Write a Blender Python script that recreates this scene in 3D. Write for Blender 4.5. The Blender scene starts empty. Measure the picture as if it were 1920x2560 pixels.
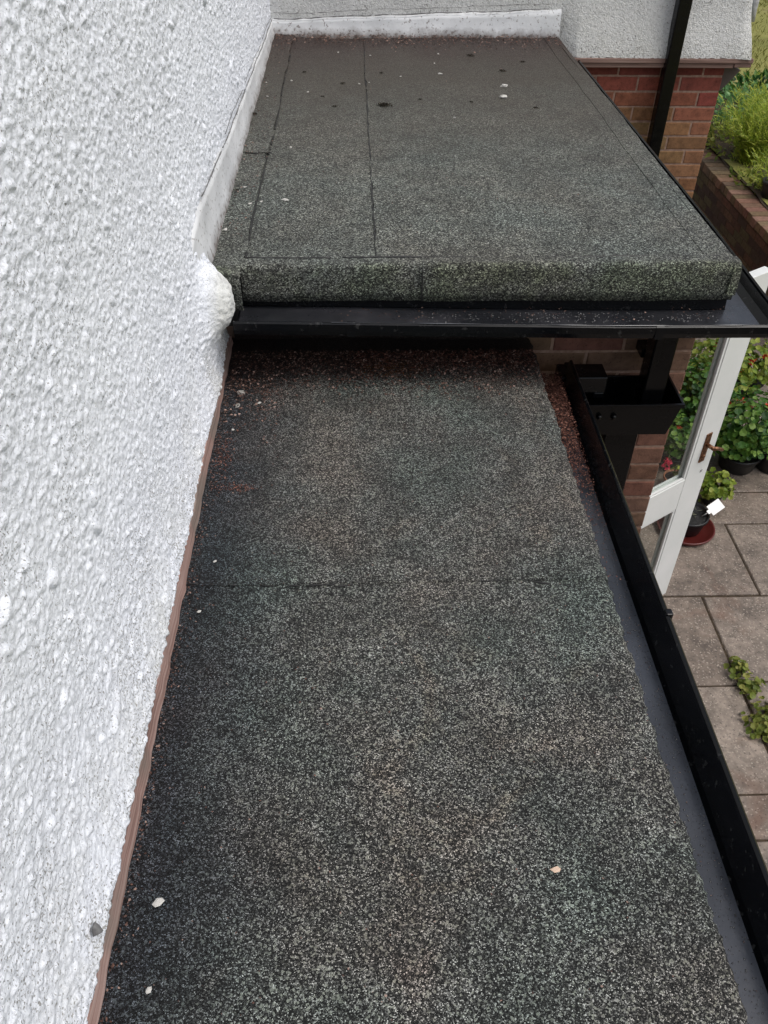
import bpy, math, random
import numpy as np
from mathutils import Vector, Matrix

random.seed(7); RNG = np.random.default_rng(7)
S = bpy.context.scene; COL = S.collection
rad = math.radians

# ------------------------------------------------------------------ camera
cam = bpy.data.cameras.new('camera'); camo = bpy.data.objects.new('camera', cam); COL.objects.link(camo)
cam.sensor_fit = 'AUTO'; cam.sensor_width = 36.0; cam.lens = 2120 / 2560 * 36.0
cam.clip_start = 0.02; cam.clip_end = 500
_r = Vector((0.99941096, -0.03200735, 0.01237995)); _u = Vector((0.01166735, 0.65615062, 0.75453975))
_b = _r.cross(_u)
M = Matrix((( _r.x, _u.x, _b.x, 0), (_r.y, _u.y, _b.y, 0), (_r.z, _u.z, _b.z, 0), (0, 0, 0, 1)))
camo.matrix_world = M
S.camera = camo
# ------------------------------------------------------------------ light
SUN_EL, SUN_AZ = 60.0, 116.0
w = bpy.data.worlds.new('World'); S.world = w; w.use_nodes = True
nt = w.node_tree; bg = nt.nodes['Background']
sky = nt.nodes.new('ShaderNodeTexSky'); sky.sky_type = 'NISHITA'; sky.sun_disc = False
sky.sun_elevation = rad(SUN_EL); sky.sun_rotation = rad(SUN_AZ); sky.dust_density = 4.0; sky.air_density = 1.0; sky.ozone_density = 1.0
hs = nt.nodes.new('ShaderNodeHueSaturation'); hs.inputs['Saturation'].default_value = 0.55
nt.links.new(sky.outputs[0], hs.inputs['Color']); nt.links.new(hs.outputs[0], bg.inputs[0]); bg.inputs[1].default_value = 0.13
sun = bpy.data.lights.new('sun', 'SUN'); suno = bpy.data.objects.new('sun', sun); COL.objects.link(suno)
sun.energy = 1.0; sun.angle = rad(30); sun.color = (1.0, 0.965, 0.91)
sd = Vector((math.sin(rad(SUN_AZ)) * math.cos(rad(SUN_EL)), math.cos(rad(SUN_AZ)) * math.cos(rad(SUN_EL)), math.sin(rad(SUN_EL))))
suno.rotation_euler = sd.to_track_quat('Z', 'Y').to_euler()
vs = S.view_settings; vs.view_transform = 'Standard'; vs.look = 'None'; vs.exposure = 0.27; vs.gamma = 1.0

# ------------------------------------------------------------------ helpers
class G:
    """small node graph helper"""
    def __init__(s, name, rough=0.6, spec=0.5):
        s.m = bpy.data.materials.new(name); s.m.use_nodes = True
        s.t = s.m.node_tree; s.p = s.t.nodes['Principled BSDF']; s.out = s.t.nodes['Material Output']
        s.p.inputs['Roughness'].default_value = rough
        s.p.inputs['Specular IOR Level'].default_value = spec
    def n(s, kind, **kw):
        x = s.t.nodes.new('ShaderNode' + kind)
        for k, v in kw.items(): setattr(x, k, v)
        return x
    def l(s, a, b): s.t.links.new(a, b)
    def pos(s):
        return s.n('NewGeometry').outputs['Position']
    def obj(s):
        return s.n('TexCoord').outputs['Object']
    def noise(s, scale, detail=4, rough=0.55, vec=None, dist=0.0):
        x = s.n('TexNoise'); x.inputs['Scale'].default_value = scale; x.inputs['Detail'].default_value = detail
        x.inputs['Roughness'].default_value = rough; x.inputs['Distortion'].default_value = dist
        s.l(vec or s.pos(), x.inputs['Vector']); return x.outputs['Fac']
    def voro(s, scale, vec=None, feature='F1'):
        x = s.n('TexVoronoi', feature=feature); x.inputs['Scale'].default_value = scale
        s.l(vec or s.pos(), x.inputs['Vector']); return x
    def ramp(s, fac, stops, interp='LINEAR'):
        x = s.n('ValToRGB'); e = x.color_ramp; e.interpolation = interp
        while len(e.elements) < len(stops): e.elements.new(0.5)
        for el, (p, c) in zip(e.elements, stops):
            el.position = p
            el.color = (c, c, c, 1) if not hasattr(c, '__len__') else (c[0], c[1], c[2], 1)
        s.l(fac, x.inputs['Fac']); return x.outputs['Color']
    def mix(s, fac, a, b, mode='MIX'):
        x = s.n('Mix', data_type='RGBA', blend_type=mode)
        if isinstance(fac, (int, float)): x.inputs[0].default_value = fac
        else: s.l(fac, x.inputs[0])
        for v, i in ((a, 6), (b, 7)):
            if hasattr(v, 'is_output'): s.l(v, x.inputs[i])
            else: x.inputs[i].default_value = (v, v, v, 1) if isinstance(v, (int, float)) else (v[0], v[1], v[2], 1)
        return x.outputs[2]
    def math(s, op, a, b=0.0, c=None):
        x = s.n('Math', operation=op); x.use_clamp = False
        for v, i in ((a, 0), (b, 1), (c, 2)):
            if v is None: continue
            if hasattr(v, 'is_output'): s.l(v, x.inputs[i])
            else: x.inputs[i].default_value = v
        return x.outputs[0]
    def mapr(s, v, a, b, c=0.0, d=1.0):
        x = s.n('MapRange'); x.clamp = True
        s.l(v, x.inputs[0])
        for i, q in enumerate((a, b, c, d)): x.inputs[i + 1].default_value = q
        return x.outputs[0]
    def xyz(s, vec=None):
        x = s.n('SeparateXYZ'); s.l(vec or s.pos(), x.inputs[0]); return x.outputs
    def island(s):
        return s.n('NewGeometry').outputs['Random Per Island']
    def color(s, c):
        if hasattr(c, 'is_output'): s.l(c, s.p.inputs['Base Color'])
        else: s.p.inputs['Base Color'].default_value = (c[0], c[1], c[2], 1)
    def rough(s, c):
        s.l(c, s.p.inputs['Roughness'])
    def bump(s, h, strength=0.5, dist=0.01):
        x = s.n('Bump'); x.inputs['Strength'].default_value = strength; x.inputs['Distance'].default_value = dist
        s.l(h, x.inputs['Height']); s.l(x.outputs[0], s.p.inputs['Normal'])

class MB:
    """collects geometry of ONE mesh object"""
    def __init__(s): s.v = []; s.f = []; s.c = []; s.smooth = []
    def add(s, verts, faces, col=None, smooth=False):
        o = len(s.v); s.v += [tuple(p) for p in verts]
        for f in faces:
            s.f.append(tuple(i + o for i in f)); s.c.append(col or (0.5, 0.5, 0.5)); s.smooth.append(smooth)
    def box(s, a, b, col=None, M=None):
        x0, y0, z0 = a; x1, y1, z1 = b
        v = [Vector(p) for p in ((x0,y0,z0),(x1,y0,z0),(x1,y1,z0),(x0,y1,z0),(x0,y0,z1),(x1,y0,z1),(x1,y1,z1),(x0,y1,z1))]
        if M is not None: v = [M @ p for p in v]
        s.add(v, [(0,3,2,1),(4,5,6,7),(0,1,5,4),(1,2,6,5),(2,3,7,6),(3,0,4,7)], col)
    def sweep(s, prof, p0, p1, axis, close=True, caps=True, col=None, smooth=False):
        """prof: 2D points swept along 'x' or 'y' or 'z' from p0 to p1 (values may be lists of stations)"""
        st = [p0, p1] if not hasattr(p0, '__len__') else list(p0)
        n = len(prof); V = []
        for t in st:
            for a, b in prof:
                V.append({'x': (t, a, b), 'y': (a, t, b), 'z': (a, b, t)}[axis])
        F = []
        for k in range(len(st) - 1):
            for i in range(n if close else n - 1):
                j = (i + 1) % n
                F.append((k*n+i, k*n+j, (k+1)*n+j, (k+1)*n+i))
        if caps and close:
            F.append(tuple(range(n))[::-1]); F.append(tuple((len(st)-1)*n + i for i in range(n)))
        s.add(V, F, col, smooth)
    def tube(s, pts, rads, seg=8, col=None, smooth=True, caps=True):
        pts = [Vector(p) for p in pts]
        if not hasattr(rads, '__len__'): rads = [rads] * len(pts)
        V = []; F = []
        for i, p in enumerate(pts):
            d = (pts[min(i+1, len(pts)-1)] - pts[max(i-1, 0)]).normalized()
            a = d.orthogonal().normalized(); b = d.cross(a)
            for k in range(seg):
                t = 2*math.pi*k/seg
                V.append(p + (a*math.cos(t) + b*math.sin(t)) * rads[i])
        for i in range(len(pts)-1):
            for k in range(seg):
                F.append((i*seg+k, i*seg+(k+1)%seg, (i+1)*seg+(k+1)%seg, (i+1)*seg+k))
        if caps:
            F.append(tuple(range(seg))[::-1]); F.append(tuple((len(pts)-1)*seg+k for k in range(seg)))
        s.add(V, F, col, smooth)
    def lathe(s, prof, c=(0,0,0), seg=28, col=None, smooth=True):
        V = []; F = []; n = len(prof)
        for k in range(seg):
            t = 2*math.pi*k/seg
            for r, z in prof: V.append((c[0]+r*math.cos(t), c[1]+r*math.sin(t), c[2]+z))
        for k in range(seg):
            k2 = (k+1) % seg
            for i in range(n-1): F.append((k*n+i, k2*n+i, k2*n+i+1, k*n+i+1))
        s.add(V, F, col, smooth)
    def build(s, name, mat, parent=None, bevel=0.0, fix=True):
        me = bpy.data.meshes.new(name); me.from_pydata(s.v, [], s.f)
        me.polygons.foreach_set('use_smooth', s.smooth)
        if len(set(s.c)) > 1 or (s.c and s.c[0] != (0.5, 0.5, 0.5)):
            at = me.color_attributes.new('Col', 'FLOAT_COLOR', 'CORNER')
            arr = np.repeat(np.array([(c[0], c[1], c[2], 1.0) for c in s.c], dtype=np.float32), [len(f) for f in s.f], axis=0)
            at.data.foreach_set('color', arr.ravel())
        me.materials.append(mat); me.update()
        o = bpy.data.objects.new(name, me); COL.objects.link(o)
        if parent is not None: o.parent = parent
        if fix:
            import bmesh
            bm = bmesh.new(); bm.from_mesh(me); bmesh.ops.recalc_face_normals(bm, faces=bm.faces); bm.to_mesh(me); bm.free()
        if bevel:
            b = o.modifiers.new('bevel', 'BEVEL'); b.width = bevel; b.segments = 2; b.limit_method = 'ANGLE'; b.angle_limit = rad(40)
            b.harden_normals = False
        return o

def tag(o, label=None, cat=None, group=None, kind=None):
    if label: o['label'] = label
    if cat: o['category'] = cat
    if group: o['group'] = group
    if kind: o['kind'] = kind
    return o
def empty(name, loc=(0,0,0), rz=0.0):
    o = bpy.data.objects.new(name, None); COL.objects.link(o); o.location = loc; o.rotation_euler = (0, 0, rz)
    o.empty_display_size = 0.1; return o
def grid_mesh(name, P, mat, parent=None, smooth=True):
    """P: (n,m,3) array of points -> one quad-grid mesh"""
    n, m = P.shape[:2]
    idx = np.arange(n*m).reshape(n, m)
    q = np.stack([idx[:-1,:-1], idx[1:,:-1], idx[1:,1:], idx[:-1,1:]], -1).reshape(-1, 4)
    me = bpy.data.meshes.new(name)
    me.vertices.add(n*m); me.vertices.foreach_set('co', P.astype(np.float32).ravel())
    me.loops.add(q.size); me.loops.foreach_set('vertex_index', q.astype(np.int32).ravel())
    me.polygons.add(len(q)); me.polygons.foreach_set('loop_start', np.arange(0, q.size, 4, dtype=np.int32))
    me.polygons.foreach_set('use_smooth', np.full(len(q), smooth))
    me.materials.append(mat); me.update(calc_edges=True); me.validate()
    o = bpy.data.objects.new(name, me); COL.objects.link(o)
    if parent is not None: o.parent = parent
    return o
def vnoise(x, y, seed=0):
    """smooth value noise, numpy"""
    xi = np.floor(x).astype(int); yi = np.floor(y).astype(int); xf = x - xi; yf = y - yi
    def h(a, b):
        n = (a*374761393 + b*668265263 + seed*1442695041) & 0xffffffff
        n = ((n ^ (n >> 13)) * 1274126177) & 0xffffffff
        return ((n ^ (n >> 16)) & 0xffff) / 65535.0
    u = xf*xf*(3-2*xf); v = yf*yf*(3-2*yf)
    return (h(xi,yi)*(1-u)+h(xi+1,yi)*u)*(1-v) + (h(xi,yi+1)*(1-u)+h(xi+1,yi+1)*u)*v
def lin(*a): return np.linspace(*a)

# ------------------------------------------------------------------ materials
def felt_mat(name, near):
    g = G(name, 0.72, 0.35)
    v = g.voro(580 if near else 340)
    sep = g.n('SeparateColor'); g.l(v.outputs['Color'], sep.inputs[0])
    gran = g.ramp(sep.outputs[0], [(0.0, 0.006), (0.36, 0.011), (0.50, 0.036), (0.70, 0.090), (0.84, 0.21), (0.94, 0.44), (1.0, 0.65)]) if near else \
           g.ramp(sep.outputs[0], [(0.0, 0.012), (0.30, 0.024), (0.50, 0.066), (0.76, 0.140), (0.92, 0.27), (1.0, 0.46)])
    v2 = g.voro(300 if near else 260); s2 = g.n('SeparateColor'); g.l(v2.outputs['Color'], s2.inputs[0])
    gran = g.mix(g.ramp(s2.outputs[0], [(0.0, 0.0), (0.87, 0.0), (0.90, 0.62 if near else 0.45)], 'LINEAR'), gran, (0.34, 0.35, 0.32))
    gran = g.mix(g.ramp(s2.outputs[1], [(0.0, 0.0), (0.76, 0.0), (0.80, 0.75 if near else 0.55)], 'LINEAR'), gran, (0.009, 0.009, 0.009))
    n1 = g.noise(2.6, 5, 0.6); n2 = g.noise(7.5, 5, 0.62, dist=0.6); n3 = g.noise(38, 3)
    tint = g.ramp(n1, [(0.34, (0.84, 1.0, 0.91)), (0.5, (0.97, 0.99, 0.92)), (0.66, (1.10, 0.98, 0.86))] if near else [(0.36, (0.92, 1.02, 0.93)), (0.6, (1.00, 1.0, 0.88))])
    c = g.mix(1.0, gran, tint, 'MULTIPLY')
    c = g.mix(1.0, c, g.ramp(n2, [(0.3, 0.66), (0.5, 1.0), (0.72, 1.28)]), 'MULTIPLY')
    c = g.mix(1.0, c, g.ramp(n3, [(0.3, 0.82), (0.7, 1.18)]), 'MULTIPLY')
    X = g.xyz()
    if near:
        # damp, silted strip beside the house wall; silt and painted gutter shade across the back
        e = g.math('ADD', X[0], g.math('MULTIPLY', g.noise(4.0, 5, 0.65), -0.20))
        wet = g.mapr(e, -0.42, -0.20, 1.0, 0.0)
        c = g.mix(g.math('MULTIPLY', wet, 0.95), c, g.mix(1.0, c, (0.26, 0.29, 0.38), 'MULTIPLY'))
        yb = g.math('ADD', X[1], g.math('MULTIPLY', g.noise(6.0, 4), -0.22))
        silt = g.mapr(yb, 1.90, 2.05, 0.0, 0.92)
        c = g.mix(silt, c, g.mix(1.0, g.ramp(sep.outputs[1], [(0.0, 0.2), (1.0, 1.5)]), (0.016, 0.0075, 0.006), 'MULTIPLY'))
        moss = g.mapr(g.noise(3.4, 6, 0.65, dist=1.0), 0.58, 0.74, 0.0, 0.42)
        c = g.mix(moss, c, g.mix(1.0, c, (1.35, 0.92, 0.62), 'MULTIPLY'))
        red = g.mapr(g.noise(4.6, 5, 0.7), 0.63, 0.76, 0.0, 0.2)
        c = g.mix(red, c, g.mix(1.0, c, (1.5, 0.85, 0.75), 'MULTIPLY'))
    else:
        edge = g.math('MULTIPLY', g.mapr(X[1], 2.15, 2.12), g.mapr(g.math('ADD', g.noise(9, 4, 0.6), g.math('MULTIPLY', X[0], 0.12)), 0.42, 0.62, 0.0, 0.45))
        c = g.mix(edge, c, g.mix(1.0, c, (0.88, 1.06, 0.55), 'MULTIPLY'))
        yb = g.math('ADD', X[1], g.math('MULTIPLY', g.noise(3.0, 4), -0.7))
        dirt = g.mapr(yb, 2.5, 3.6, 0.0, 0.85)
        c = g.mix(dirt, c, g.mix(1.0, g.ramp(sep.outputs[1], [(0.0, 0.6), (1.0, 1.35)]), (0.062, 0.053, 0.043), 'MULTIPLY'))
        silt = g.mapr(yb, 3.75, 4.25, 0.0, 0.85)
        c = g.mix(silt, c, g.mix(1.0, g.ramp(sep.outputs[1], [(0.0, 0.3), (1.0, 1.7)]), (0.045, 0.030, 0.027), 'MULTIPLY'))
    g.color(c)
    g.rough(g.ramp(sep.outputs[2], [(0.0, 0.5), (1.0, 0.85)]))
    g.bump(g.math('MULTIPLY', v.outputs['Distance'], -1.0), 0.9, 0.003)
    return g.m
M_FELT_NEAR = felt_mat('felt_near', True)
M_FELT_FAR = felt_mat('felt_far', False)

g = G('bitumen', 0.45); g.color(g.ramp(g.noise(90), [(0.3, 0.006), (0.8, 0.02)])); M_BIT = g.m

def render_mat(name, scale, pit, base=(0.80, 0.815, 0.83), bump=0.5, zpit=None, lump=None, bd=0.004):
    g = G(name, 0.92, 0.08)
    n1 = g.noise(3.0, 5, 0.6); n2 = g.noise(scale, 3, 0.6)
    c = g.mix(g.mapr(n1, 0.35, 0.7), (base[0]*0.97, base[1]*0.97, base[2]*0.98), base)
    c = g.mix(1.0, c, g.ramp(n2, [(0.32, 0.78), (0.52, 1.0)]), 'MULTIPLY')
    sp = g.noise(scale*1.7, 2, 0.5); clump = g.noise(9.0, 4, 0.6)
    z = g.xyz()[2]
    th = g.math('ADD', sp, g.math('MULTIPLY', g.math('SUBTRACT', clump, 0.5), 0.28))
    if zpit:
        th = g.math('ADD', th, g.mapr(z, zpit[0], zpit[1], 0.075, 0.0))
    pits = g.mapr(th, pit, pit + 0.05, 0.0, 0.85)
    c = g.mix(pits, c, (0.21, 0.205, 0.19))
    if zpit:   # green-grey grime above the roof junction
        gm = g.math('MULTIPLY', g.mapr(z, zpit[0], zpit[0] + 0.28, 1.0, 0.0), g.mapr(g.noise(7, 5, 0.65), 0.40, 0.68))
        c = g.mix(g.math('MULTIPLY', gm, 0.40), c, (0.50, 0.50, 0.43))
    if lump:   # raw, lichen-stained cement where the wall kicks out
        XX = g.xyz()
        lm = g.math('MULTIPLY', g.mapr(XX[0], lump, lump + 0.03), g.mapr(XX[1], 1.85, 1.95))
        c = g.mix(g.math('MULTIPLY', lm, 0.55), c, g.ramp(g.noise(26, 5, 0.7), [(0.3, (0.30, 0.29, 0.24)), (0.48, (0.58, 0.58, 0.50)), (0.7, (0.70, 0.70, 0.64))]))
    g.color(c)
    g.bump(g.mix(0.5, g.noise(scale*0.8, 3), g.noise(scale*2.2, 2)), bump, bd)
    return g.m
M_RENDER = render_mat('roughcast', 150, 0.635, base=(0.83, 0.862, 0.915), bump=0.8, zpit=(-1.28, -0.98), lump=-0.372)
M_RENDER_B = render_mat('roughcast_wing', 80, 0.64, base=(0.70, 0.705, 0.69), bump=1.0, zpit=(-1.1, -0.95), bd=0.011)
def flash_mat(name, dirt, rot=0):
    g = G(name, 0.5, 0.4)
    z = g.xyz()[2]
    zz = g.math('ADD', z, g.math('MULTIPLY', g.noise(14, 5, 0.7), -0.075))
    low = g.mapr(zz, -1.035, -0.985, 1.0, 0.0)
    c = g.mix(g.mapr(g.noise(6, 5), 0.4, 0.7), (0.60, 0.615, 0.63), (0.77, 0.785, 0.80))
    c = g.mix(g.math('MULTIPLY', low, dirt), c, (0.10, 0.075, 0.06))
    spk = g.mapr(g.math('ADD', g.noise(70, 3), g.math('MULTIPLY', low, 0.12)), 0.60, 0.68, 0.0, 0.7)
    c = g.mix(spk, c, (0.12, 0.09, 0.075))
    g.color(c); g.bump(g.noise(30, 3), 0.35, 0.006)
    return g.m
M_FLASH_L = flash_mat('flashing_paint', 0.75)
M_FLASH_B = flash_mat('flashing_paint_back', 1.0)

g = G('grime_line', 0.8); g.color(g.ramp(g.noise(60), [(0.35, 0.045), (0.7, 0.22)])); M_GRIME = g.m
g = G('base_strip', 0.75, 0.3)
mp = g.n('Mapping'); mp.inputs['Scale'].default_value = (60, 3.0, 160); g.l(g.pos(), mp.inputs[0])
c = g.ramp(g.noise(1.0, 4, 0.6, vec=mp.outputs[0]), [(0.3, (0.15, 0.085, 0.07)), (0.5, (0.32, 0.205, 0.175)), (0.75, (0.48, 0.36, 0.32))])
c = g.mix(g.mapr(g.noise(5.0, 4), 0.5, 0.62, 0, 0.6), c, (0.17, 0.16, 0.135)); g.color(c)
g.bump(g.noise(1.0, 3, vec=mp.outputs[0]), 0.4, 0.004); M_STRIP = g.m
g = G('trim_timber', 0.75, 0.3)
mp = g.n('Mapping'); mp.inputs['Scale'].default_value = (3, 40, 120); g.l(g.pos(), mp.inputs[0])
g.color(g.ramp(g.noise(1.0, 4, 0.6, vec=mp.outputs[0]), [(0.3, (0.14, 0.085, 0.07)), (0.55, (0.26, 0.17, 0.14)), (0.8, (0.36, 0.27, 0.24))])); M_TRIM = g.m

g = G('black_plastic_wet', 0.28, 0.3)
X = g.xyz()
g.color(g.mix(g.mapr(g.noise(55, 4), 0.62, 0.70, 0, 1), (0.0035, 0.004, 0.005), (0.03, 0.03, 0.03)))
g.rough(g.ramp(g.noise(9, 5, 0.6), [(0.3, 0.10), (0.7, 0.30)])); M_GUT = g.m
# silty film lying on the gutter floor
def film(name, a, b, r0, r1):
    g = G(name, 0.38, 0.7)
    g.color(g.mix(g.mapr(g.noise(190, 3), 0.62, 0.68), g.mix(g.mapr(g.noise(5, 4), 0.4, 0.65), a, b), (0.010, 0.010, 0.012)))
    g.rough(g.ramp(g.noise(7, 5, 0.65), [(0.3, r0), (0.7, r1)])); g.bump(g.noise(45, 3), 0.12, 0.004)
    return g.m
M_FILM = film('gutter_floor_film', (0.030, 0.034, 0.043), (0.052, 0.058, 0.072), 0.10, 0.36)
M_FILM2 = film('shaded_gutter_film', (0.014, 0.015, 0.018), (0.034, 0.034, 0.040), 0.12, 0.5)  # darker copy of the film: the front trough's shade put into its colour
g = G('black_iron', 0.3, 0.25); g.color((0.003, 0.003, 0.0035)); g.rough(g.ramp(g.noise(14, 4), [(0.3, 0.12), (0.75, 0.35)])); M_IRON = g.m
g = G('black_timber', 0.6); g.color((0.012, 0.011, 0.011)); M_DARK = g.m

def brick_mat(name):
    g = G(name, 0.85, 0.25)
    at = g.n('Attribute', attribute_name='Col').outputs['Color']
    c = g.mix(1.0, at, g.ramp(g.noise(28, 5, 0.65), [(0.28, 0.62), (0.5, 1.0), (0.75, 1.35)]), 'MULTIPLY')
    c = g.mix(g.mapr(g.noise(160, 3), 0.60, 0.70, 0, 0.6), c, (0.03, 0.022, 0.018))
    g.color(c); g.bump(g.noise(120, 4, 0.7), 0.5, 0.004)
    return g.m
M_BRICK = brick_mat('brick_faces')
g = G('mortar', 0.9, 0.2); g.color(g.ramp(g.noise(60, 4), [(0.3, (0.24, 0.15, 0.11)), (0.7, (0.40, 0.28, 0.22))])); M_MORTAR = g.m

g = G('white_paint', 0.38, 0.45)
c = g.mix(g.mapr(g.noise(5, 4), 0.4, 0.7), (0.70, 0.72, 0.70), (0.76, 0.77, 0.755))
c = g.mix(g.mapr(g.noise(85, 2), 0.70, 0.74, 0, 0.4), c, (0.4, 0.4, 0.38)); g.color(c); M_WHITE = g.m
g = G('white_plastic', 0.4); g.color((0.82, 0.82, 0.80)); M_TAG = g.m
g = G('antique_brass', 0.42); g.p.inputs['Metallic'].default_value = 0.8
g.color(g.ramp(g.noise(90, 3), [(0.35, (0.10, 0.045, 0.025)), (0.65, (0.36, 0.19, 0.11))])); M_BRASS = g.m
g = G('glass_pane', 0.02)
tr = g.n('BsdfTransparent'); tr.inputs[0].default_value = (0.93, 0.95, 0.94, 1); gl = g.n('BsdfGlossy'); gl.inputs['Roughness'].default_value = 0.02
mx = g.n('MixShader'); mx.inputs[0].default_value = 0.05
g.l(tr.outputs[0], mx.inputs[1]); g.l(gl.outputs[0], mx.inputs[2]); g.l(mx.outputs[0], g.out.inputs[0]); M_GLASS = g.m

g = G('paving_slabs', 0.6, 0.4)
isl = g.ramp(g.island(), [(0.0, (0.175, 0.140, 0.113)), (0.5, (0.205, 0.168, 0.138)), (1.0, (0.235, 0.195, 0.160))])
c = g.mix(1.0, isl, g.ramp(g.noise(4.5, 6, 0.65), [(0.30, 0.5), (0.5, 1.0), (0.70, 1.3)]), 'MULTIPLY')
c = g.mix(1.0, c, g.ramp(g.noise(14, 5, 0.7, dist=0.5), [(0.35, 0.72), (0.6, 1.12)]), 'MULTIPLY')
c = g.mix(1.0, c, g.ramp(g.noise(34, 4, 0.7), [(0.3, 0.8), (0.7, 1.2)]), 'MULTIPLY')
v = g.voro(150); sp = g.n('SeparateColor'); g.l(v.outputs['Color'], sp.inputs[0])
c = g.mix(g.ramp(sp.outputs[0], [(0.0, 0.0), (0.90, 0.0), (0.93, 0.55), (1.0, 0.75)]), c, (0.42, 0.36, 0.30))
c = g.mix(g.ramp(sp.outputs[1], [(0.0, 0.0), (0.93, 0.0), (0.95, 0.6)]), c, (0.05, 0.04, 0.035))
c = g.mix(g.mapr(g.noise(2.2, 5, 0.6, dist=0.8), 0.58, 0.72, 0, 0.45), c, (0.16, 0.075, 0.045))
g.color(c); g.bump(g.noise(60, 5, 0.7), 0.5, 0.006); M_SLAB = g.m
g = G('soil', 0.95, 0.2); g.color(g.ramp(g.noise(40, 5, 0.7), [(0.3, (0.03, 0.022, 0.016)), (0.7, (0.10, 0.075, 0.05))])); g.bump(g.noise(50, 4), 0.7, 0.02); M_SOIL = g.m
g = G('lawn_grass', 0.85, 0.2)
c = g.ramp(g.noise(1.1, 5, 0.6), [(0.3, (0.17, 0.175, 0.045)), (0.5, (0.23, 0.225, 0.065)), (0.7, (0.28, 0.25, 0.095))])
c = g.mix(g.mapr(g.noise(1.9, 4, 0.6, dist=1.0), 0.60, 0.70, 0, 0.7), c, (0.13, 0.095, 0.05)); g.color(c); M_LAWN = g.m

def leaf_mat(name, cols, tr=0.35, rough=0.5):
    g = G(name, rough, 0.35)
    n = len(cols)
    c = g.ramp(g.island(), [(i/(n-1), q) for i, q in enumerate(cols)])
    c = g.mix(1.0, c, g.ramp(g.noise(60, 3), [(0.3, 0.85), (0.7, 1.15)]), 'MULTIPLY')
    g.color(c)
    t = g.n('BsdfTranslucent'); g.l(c, t.inputs[0]); mx = g.n('MixShader'); mx.inputs[0].default_value = tr
    g.l(g.p.outputs[0], mx.inputs[1]); g.l(t.outputs[0], mx.inputs[2]); g.l(mx.outputs[0], g.out.inputs[0])
    return g.m
M_GER = leaf_mat('geranium_leaves', [(0.014, 0.050, 0.010), (0.05, 0.14, 0.022), (0.11, 0.23, 0.035), (0.20, 0.31, 0.06)])
M_GERL = leaf_mat('pale_leaves', [(0.08, 0.15, 0.015), (0.20, 0.28, 0.035), (0.36, 0.40, 0.08)])
M_FERN = leaf_mat('feathery_fronds', [(0.11, 0.19, 0.015), (0.26, 0.36, 0.03), (0.40, 0.47, 0.055), (0.52, 0.55, 0.10)], 0.4)
M_BLUE = leaf_mat('bluish_leaves', [(0.08, 0.20, 0.07), (0.17, 0.35, 0.13), (0.28, 0.46, 0.20)])
M_DKLEAF = leaf_mat('dark_leaves', [(0.010, 0.040, 0.008), (0.03, 0.10, 0.015), (0.09, 0.20, 0.025)])
M_WEED = leaf_mat('weed_leaves', [(0.08, 0.13, 0.02), (0.20, 0.24, 0.045), (0.34, 0.34, 0.09)])
M_STEM = leaf_mat('stems', [(0.05, 0.09, 0.02), (0.12, 0.15, 0.05)], 0.0)
M_RED = leaf_mat('red_petals', [(0.55, 0.05, 0.02), (0.75, 0.11, 0.045), (0.85, 0.24, 0.12)], 0.3)
M_CRIM = leaf_mat('crimson_petals', [(0.45, 0.02, 0.06), (0.65, 0.05, 0.10)], 0.3)
M_LITTER = leaf_mat('leaf_litter', [(0.014, 0.009, 0.008), (0.035, 0.018, 0.014), (0.075, 0.036, 0.027), (0.15, 0.08, 0.06), (0.34, 0.24, 0.20)], 0.0, 0.7)
M_LITRED = leaf_mat('red_litter', [(0.022, 0.010, 0.008), (0.065, 0.025, 0.018), (0.14, 0.052, 0.037), (0.30, 0.15, 0.11)], 0.0, 0.7)
M_MOSS = leaf_mat('dry_moss', [(0.010, 0.009, 0.006), (0.025, 0.020, 0.012), (0.05, 0.04, 0.02)], 0.0, 0.9)
M_CHIP = G('chip', 0.8).m; M_CHIP.node_tree.nodes['Principled BSDF'].inputs['Base Color'].default_value = (0.50, 0.49, 0.46, 1)
M_CHIPG = G('chip_grey', 0.8).m; M_CHIPG.node_tree.nodes['Principled BSDF'].inputs['Base Color'].default_value = (0.30, 0.29, 0.27, 1)
M_PINKP = G('pale_petal', 0.7).m; M_PINKP.node_tree.nodes['Principled BSDF'].inputs['Base Color'].default_value = (0.60, 0.44, 0.33, 1)
g = G('black_pot', 0.35); g.color((0.010, 0.010, 0.011)); M_BPOT = g.m
g = G('dark_red_plastic', 0.35); g.color((0.10, 0.016, 0.014)); M_RPOT = g.m
g = G('terracotta', 0.8); g.color(g.ramp(g.noise(30), [(0.3, (0.22, 0.085, 0.045)), (0.7, (0.34, 0.15, 0.08))])); M_TERRA = g.m
g = G('compost', 0.95); 
c = g.ramp(g.noise(70, 4, 0.7), [(0.35, 0.006), (0.6, 0.02), (0.72, 0.10)]); g.color(c); M_COMP = g.m
g = G('grey_stone', 0.8); g.color(g.ramp(g.noise(20, 4), [(0.3, 0.22), (0.7, 0.42)])); M_STONE = g.m

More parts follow.
